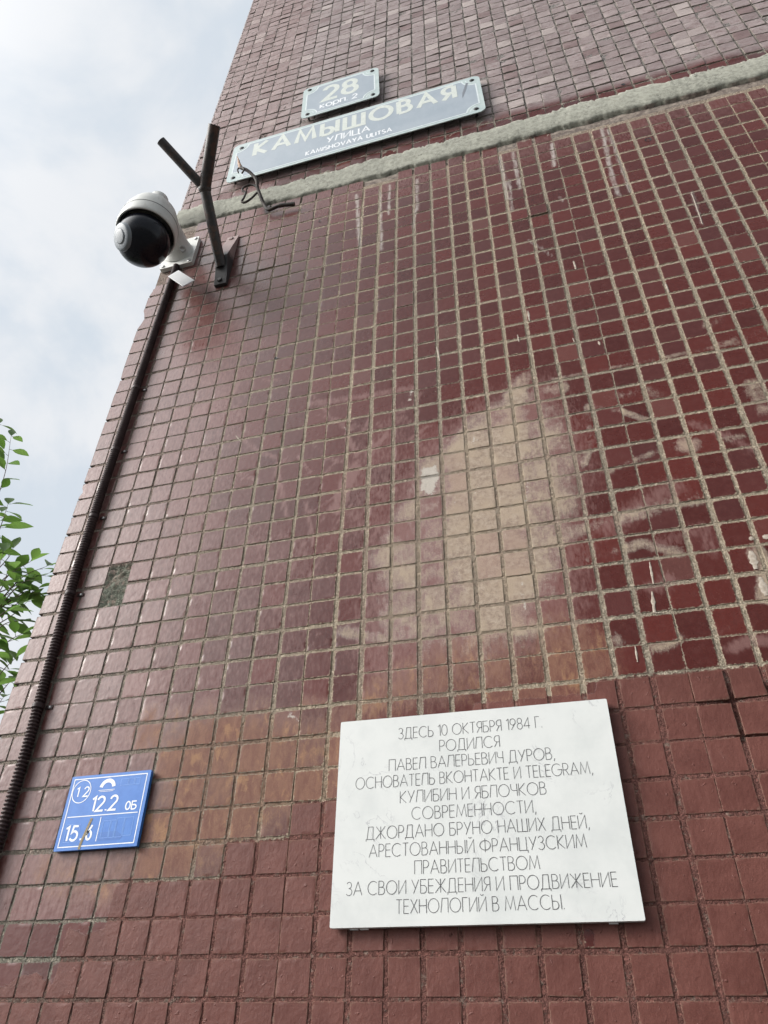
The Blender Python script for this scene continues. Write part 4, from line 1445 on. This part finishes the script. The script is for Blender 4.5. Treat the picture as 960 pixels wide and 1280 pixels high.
def leaf(p, d, nrm, ln, wd, col):
    """a pointed oval leaf, folded along its midrib and curved"""
    d = d.normalized()
    nrm = (nrm - d * nrm.dot(d)).normalized()
    s_ = d.cross(nrm)
    k = len(LV)
    st = [(0, 0), (.12, .35), (.32, .86), (.52, 1.0), (.72, .78), (.88, .38), (1.0, 0)]
    cv = random.uniform(.05, .22)
    for tt, w in st:
        c = p + d * (ln * tt) - nrm * (cv * ln * tt * tt)
        LV.append(c)
        LV.append(c + s_ * (wd * .5 * w) + nrm * (wd * .14 * w))
        LV.append(c - s_ * (wd * .5 * w) + nrm * (wd * .14 * w))
        LR.extend([col] * 3)
    for i in range(len(st) - 1):
        a, b_ = k + i * 3, k + (i + 1) * 3
        LF.append((a, a + 1, b_ + 1, b_))
        LF.append((a + 2, a, b_, b_ + 2))


tw = MB()


def sprig(pts, r0, step, size, spread=1.0):
    P = smooth_path(pts, 6)
    tw.tube(P, [r0 * (1 - .75 * i / (len(P) - 1)) for i in range(len(P))], 6)
    acc, side = 0, 1
    for i in range(1, len(P)):
        acc += (P[i] - P[i - 1]).length
        if acc > step * random.uniform(.7, 1.2):
            acc = 0
            side = -side
            d = (P[i] - P[i - 1]).normalized()
            o = d.cross(Vector((0, 0, 1)))
            if o.length < 1e-3:
                o = Vector((1, 0, 0))
            o.normalize()
            ld = d * random.uniform(.2, .7) + o * side * random.uniform(.5, 1.0) * spread + Vector((random.uniform(-.4, .4), random.uniform(-.4, .4), random.uniform(-.55, .25)))
            nr = Vector((random.uniform(-.5, .5), random.uniform(-.6, .3), 1))
            ln = size * random.uniform(.7, 1.15)
            st_ = P[i] + ld.normalized() * .018
            tw.tube([P[i], st_], .0012, 5)
            leaf(st_, ld, nr, ln, ln * random.uniform(.44, .58), random.random())
    d = (P[-1] - P[-2]).normalized()
    leaf(P[-1], d, Vector((0, -.3, 1)), size * .9, size * .42, random.random())


limbs = MB()


def seen_x(q):
    d = np.array(q) - CAM
    return 480 + FOC * (d @ _r2) / (d @ _f)


def limb(a, b_, r0, r1, sag=.1):
    a, b_ = Vector(a), Vector(b_)
    mid = a.lerp(b_, .5) + Vector((random.uniform(-.08, .08), random.uniform(-.08, .08), sag))
    P = smooth_path([a, mid, b_], 7)
    limbs.tube(P, [r0 + (r1 - r0) * i / (len(P) - 1) for i in range(len(P))], 9)
    return P


# branch that shows beside the wall: sprigs named by where they are seen
LIMB_END = Vector(at(-60, 800, 1.0))
P1 = limb(trunk_pts[11], LIMB_END, .035, .014, .05)
P2 = limb(P1[7], at(-70, 640, 1.1), .02, .009, .05)
P3 = limb(P1[4], at(-80, 900, .9), .022, .01, -.05)
SPRIGS = [  # (from pixel, via, to, depth, leaf size)
    ((-30, 690), (4, 600), (14, 545), .95, .085), ((-35, 650), (-8, 570), (-2, 530), 1.0, .09), ((-25, 720), (0, 660), (10, 630), .9, .1), ((-20, 760), (10, 720), (38, 702), .9, .085),
    ((-20, 780), (20, 745), (48, 735), .95, .085), ((5, 745), (30, 720), (58, 708), .92, .075), ((-20, 790), (14, 770), (34, 752), 1.0, .09), ((-30, 780), (-5, 720), (4, 690), .85, .1),
    ((-20, 830), (10, 802), (28, 792), .9, .08), ((-20, 870), (2, 840), (20, 822), .9, .085), ((-20, 890), (4, 862), (14, 850), 1.0, .09), ((-30, 810), (0, 770), (22, 757), .8, .09),
    ((-30, 740), (8, 700), (16, 686), 1.1, .1), ((-25, 820), (-2, 805), (10, 812), .95, .085), ((-30, 850), (-4, 835), (8, 838), 1.05, .09), ((-30, 910), (-6, 885), (4, 872), .95, .09),
    ((-20, 760), (6, 745), (18, 738), 1.05, .09), ((-20, 800), (6, 780), (24, 776), .9, .085), ((-30, 700), (-6, 655), (2, 640), 1.05, .09), ((-25, 775), (2, 735), (10, 712), .9, .09),
    ((-25, 795), (12, 760), (40, 748), 1.08, .08), ((0, 760), (30, 742), (50, 742), .95, .08), ((0, 740), (35, 726), (62, 716), 1.0, .08), ((-10, 770), (22, 733), (44, 722), .88, .08), ((-20, 745), (14, 716), (26, 712), 1.0, .085)]
for a, b_, c, Y, sz in SPRIGS:
    sprig([at(*a, Y), at(*b_, Y - .03), at(*c, Y + random.uniform(-.05, .05))], .0035, .042, sz * 1.22)
# the rest of the crown
for k in range(46):
    i = random.randrange(12, len(trunk_pts))
    th = random.uniform(0, 2 * math.pi)
    ln = random.uniform(.7, 1.5)
    e = trunk_pts[i] + Vector((math.cos(th) * ln, math.sin(th) * ln * .9, random.uniform(.1, .9)))
    if e.x > -1.9 or (e.x > -2.2 and e.y < 1.2):
        e.x = -2.2 - random.uniform(0, .5)
    while seen_x(e) > -120:
        e.x -= 0.1
    P = limb(trunk_pts[i], e, .022, .006, .1)
    for q in range(7):
        s0 = P[random.randrange(4, len(P))]
        d = Vector((random.uniform(-1, 1), random.uniform(-1, 1), random.uniform(-.3, .8))).normalized() * random.uniform(.25, .5)
        if seen_x(s0 + d) > -40:
            d.x = -abs(d.x)
        sprig([s0, s0 + d * .5 + Vector((0, 0, .03)), s0 + d], .004, .05, .09)
limbs.build('limb', M_BARK, tree)
tw.build('twigs', M_TWIG, tree)
me = bpy.data.meshes.new('crown')
me.from_pydata([tuple(q) for q in LV], [], LF)
me.materials.append(M_LEAF)
me.polygons.foreach_set('use_smooth', [True] * len(LF))
set_attr(me, 'rnd', np.array(LR))
link('crown', me, tree)
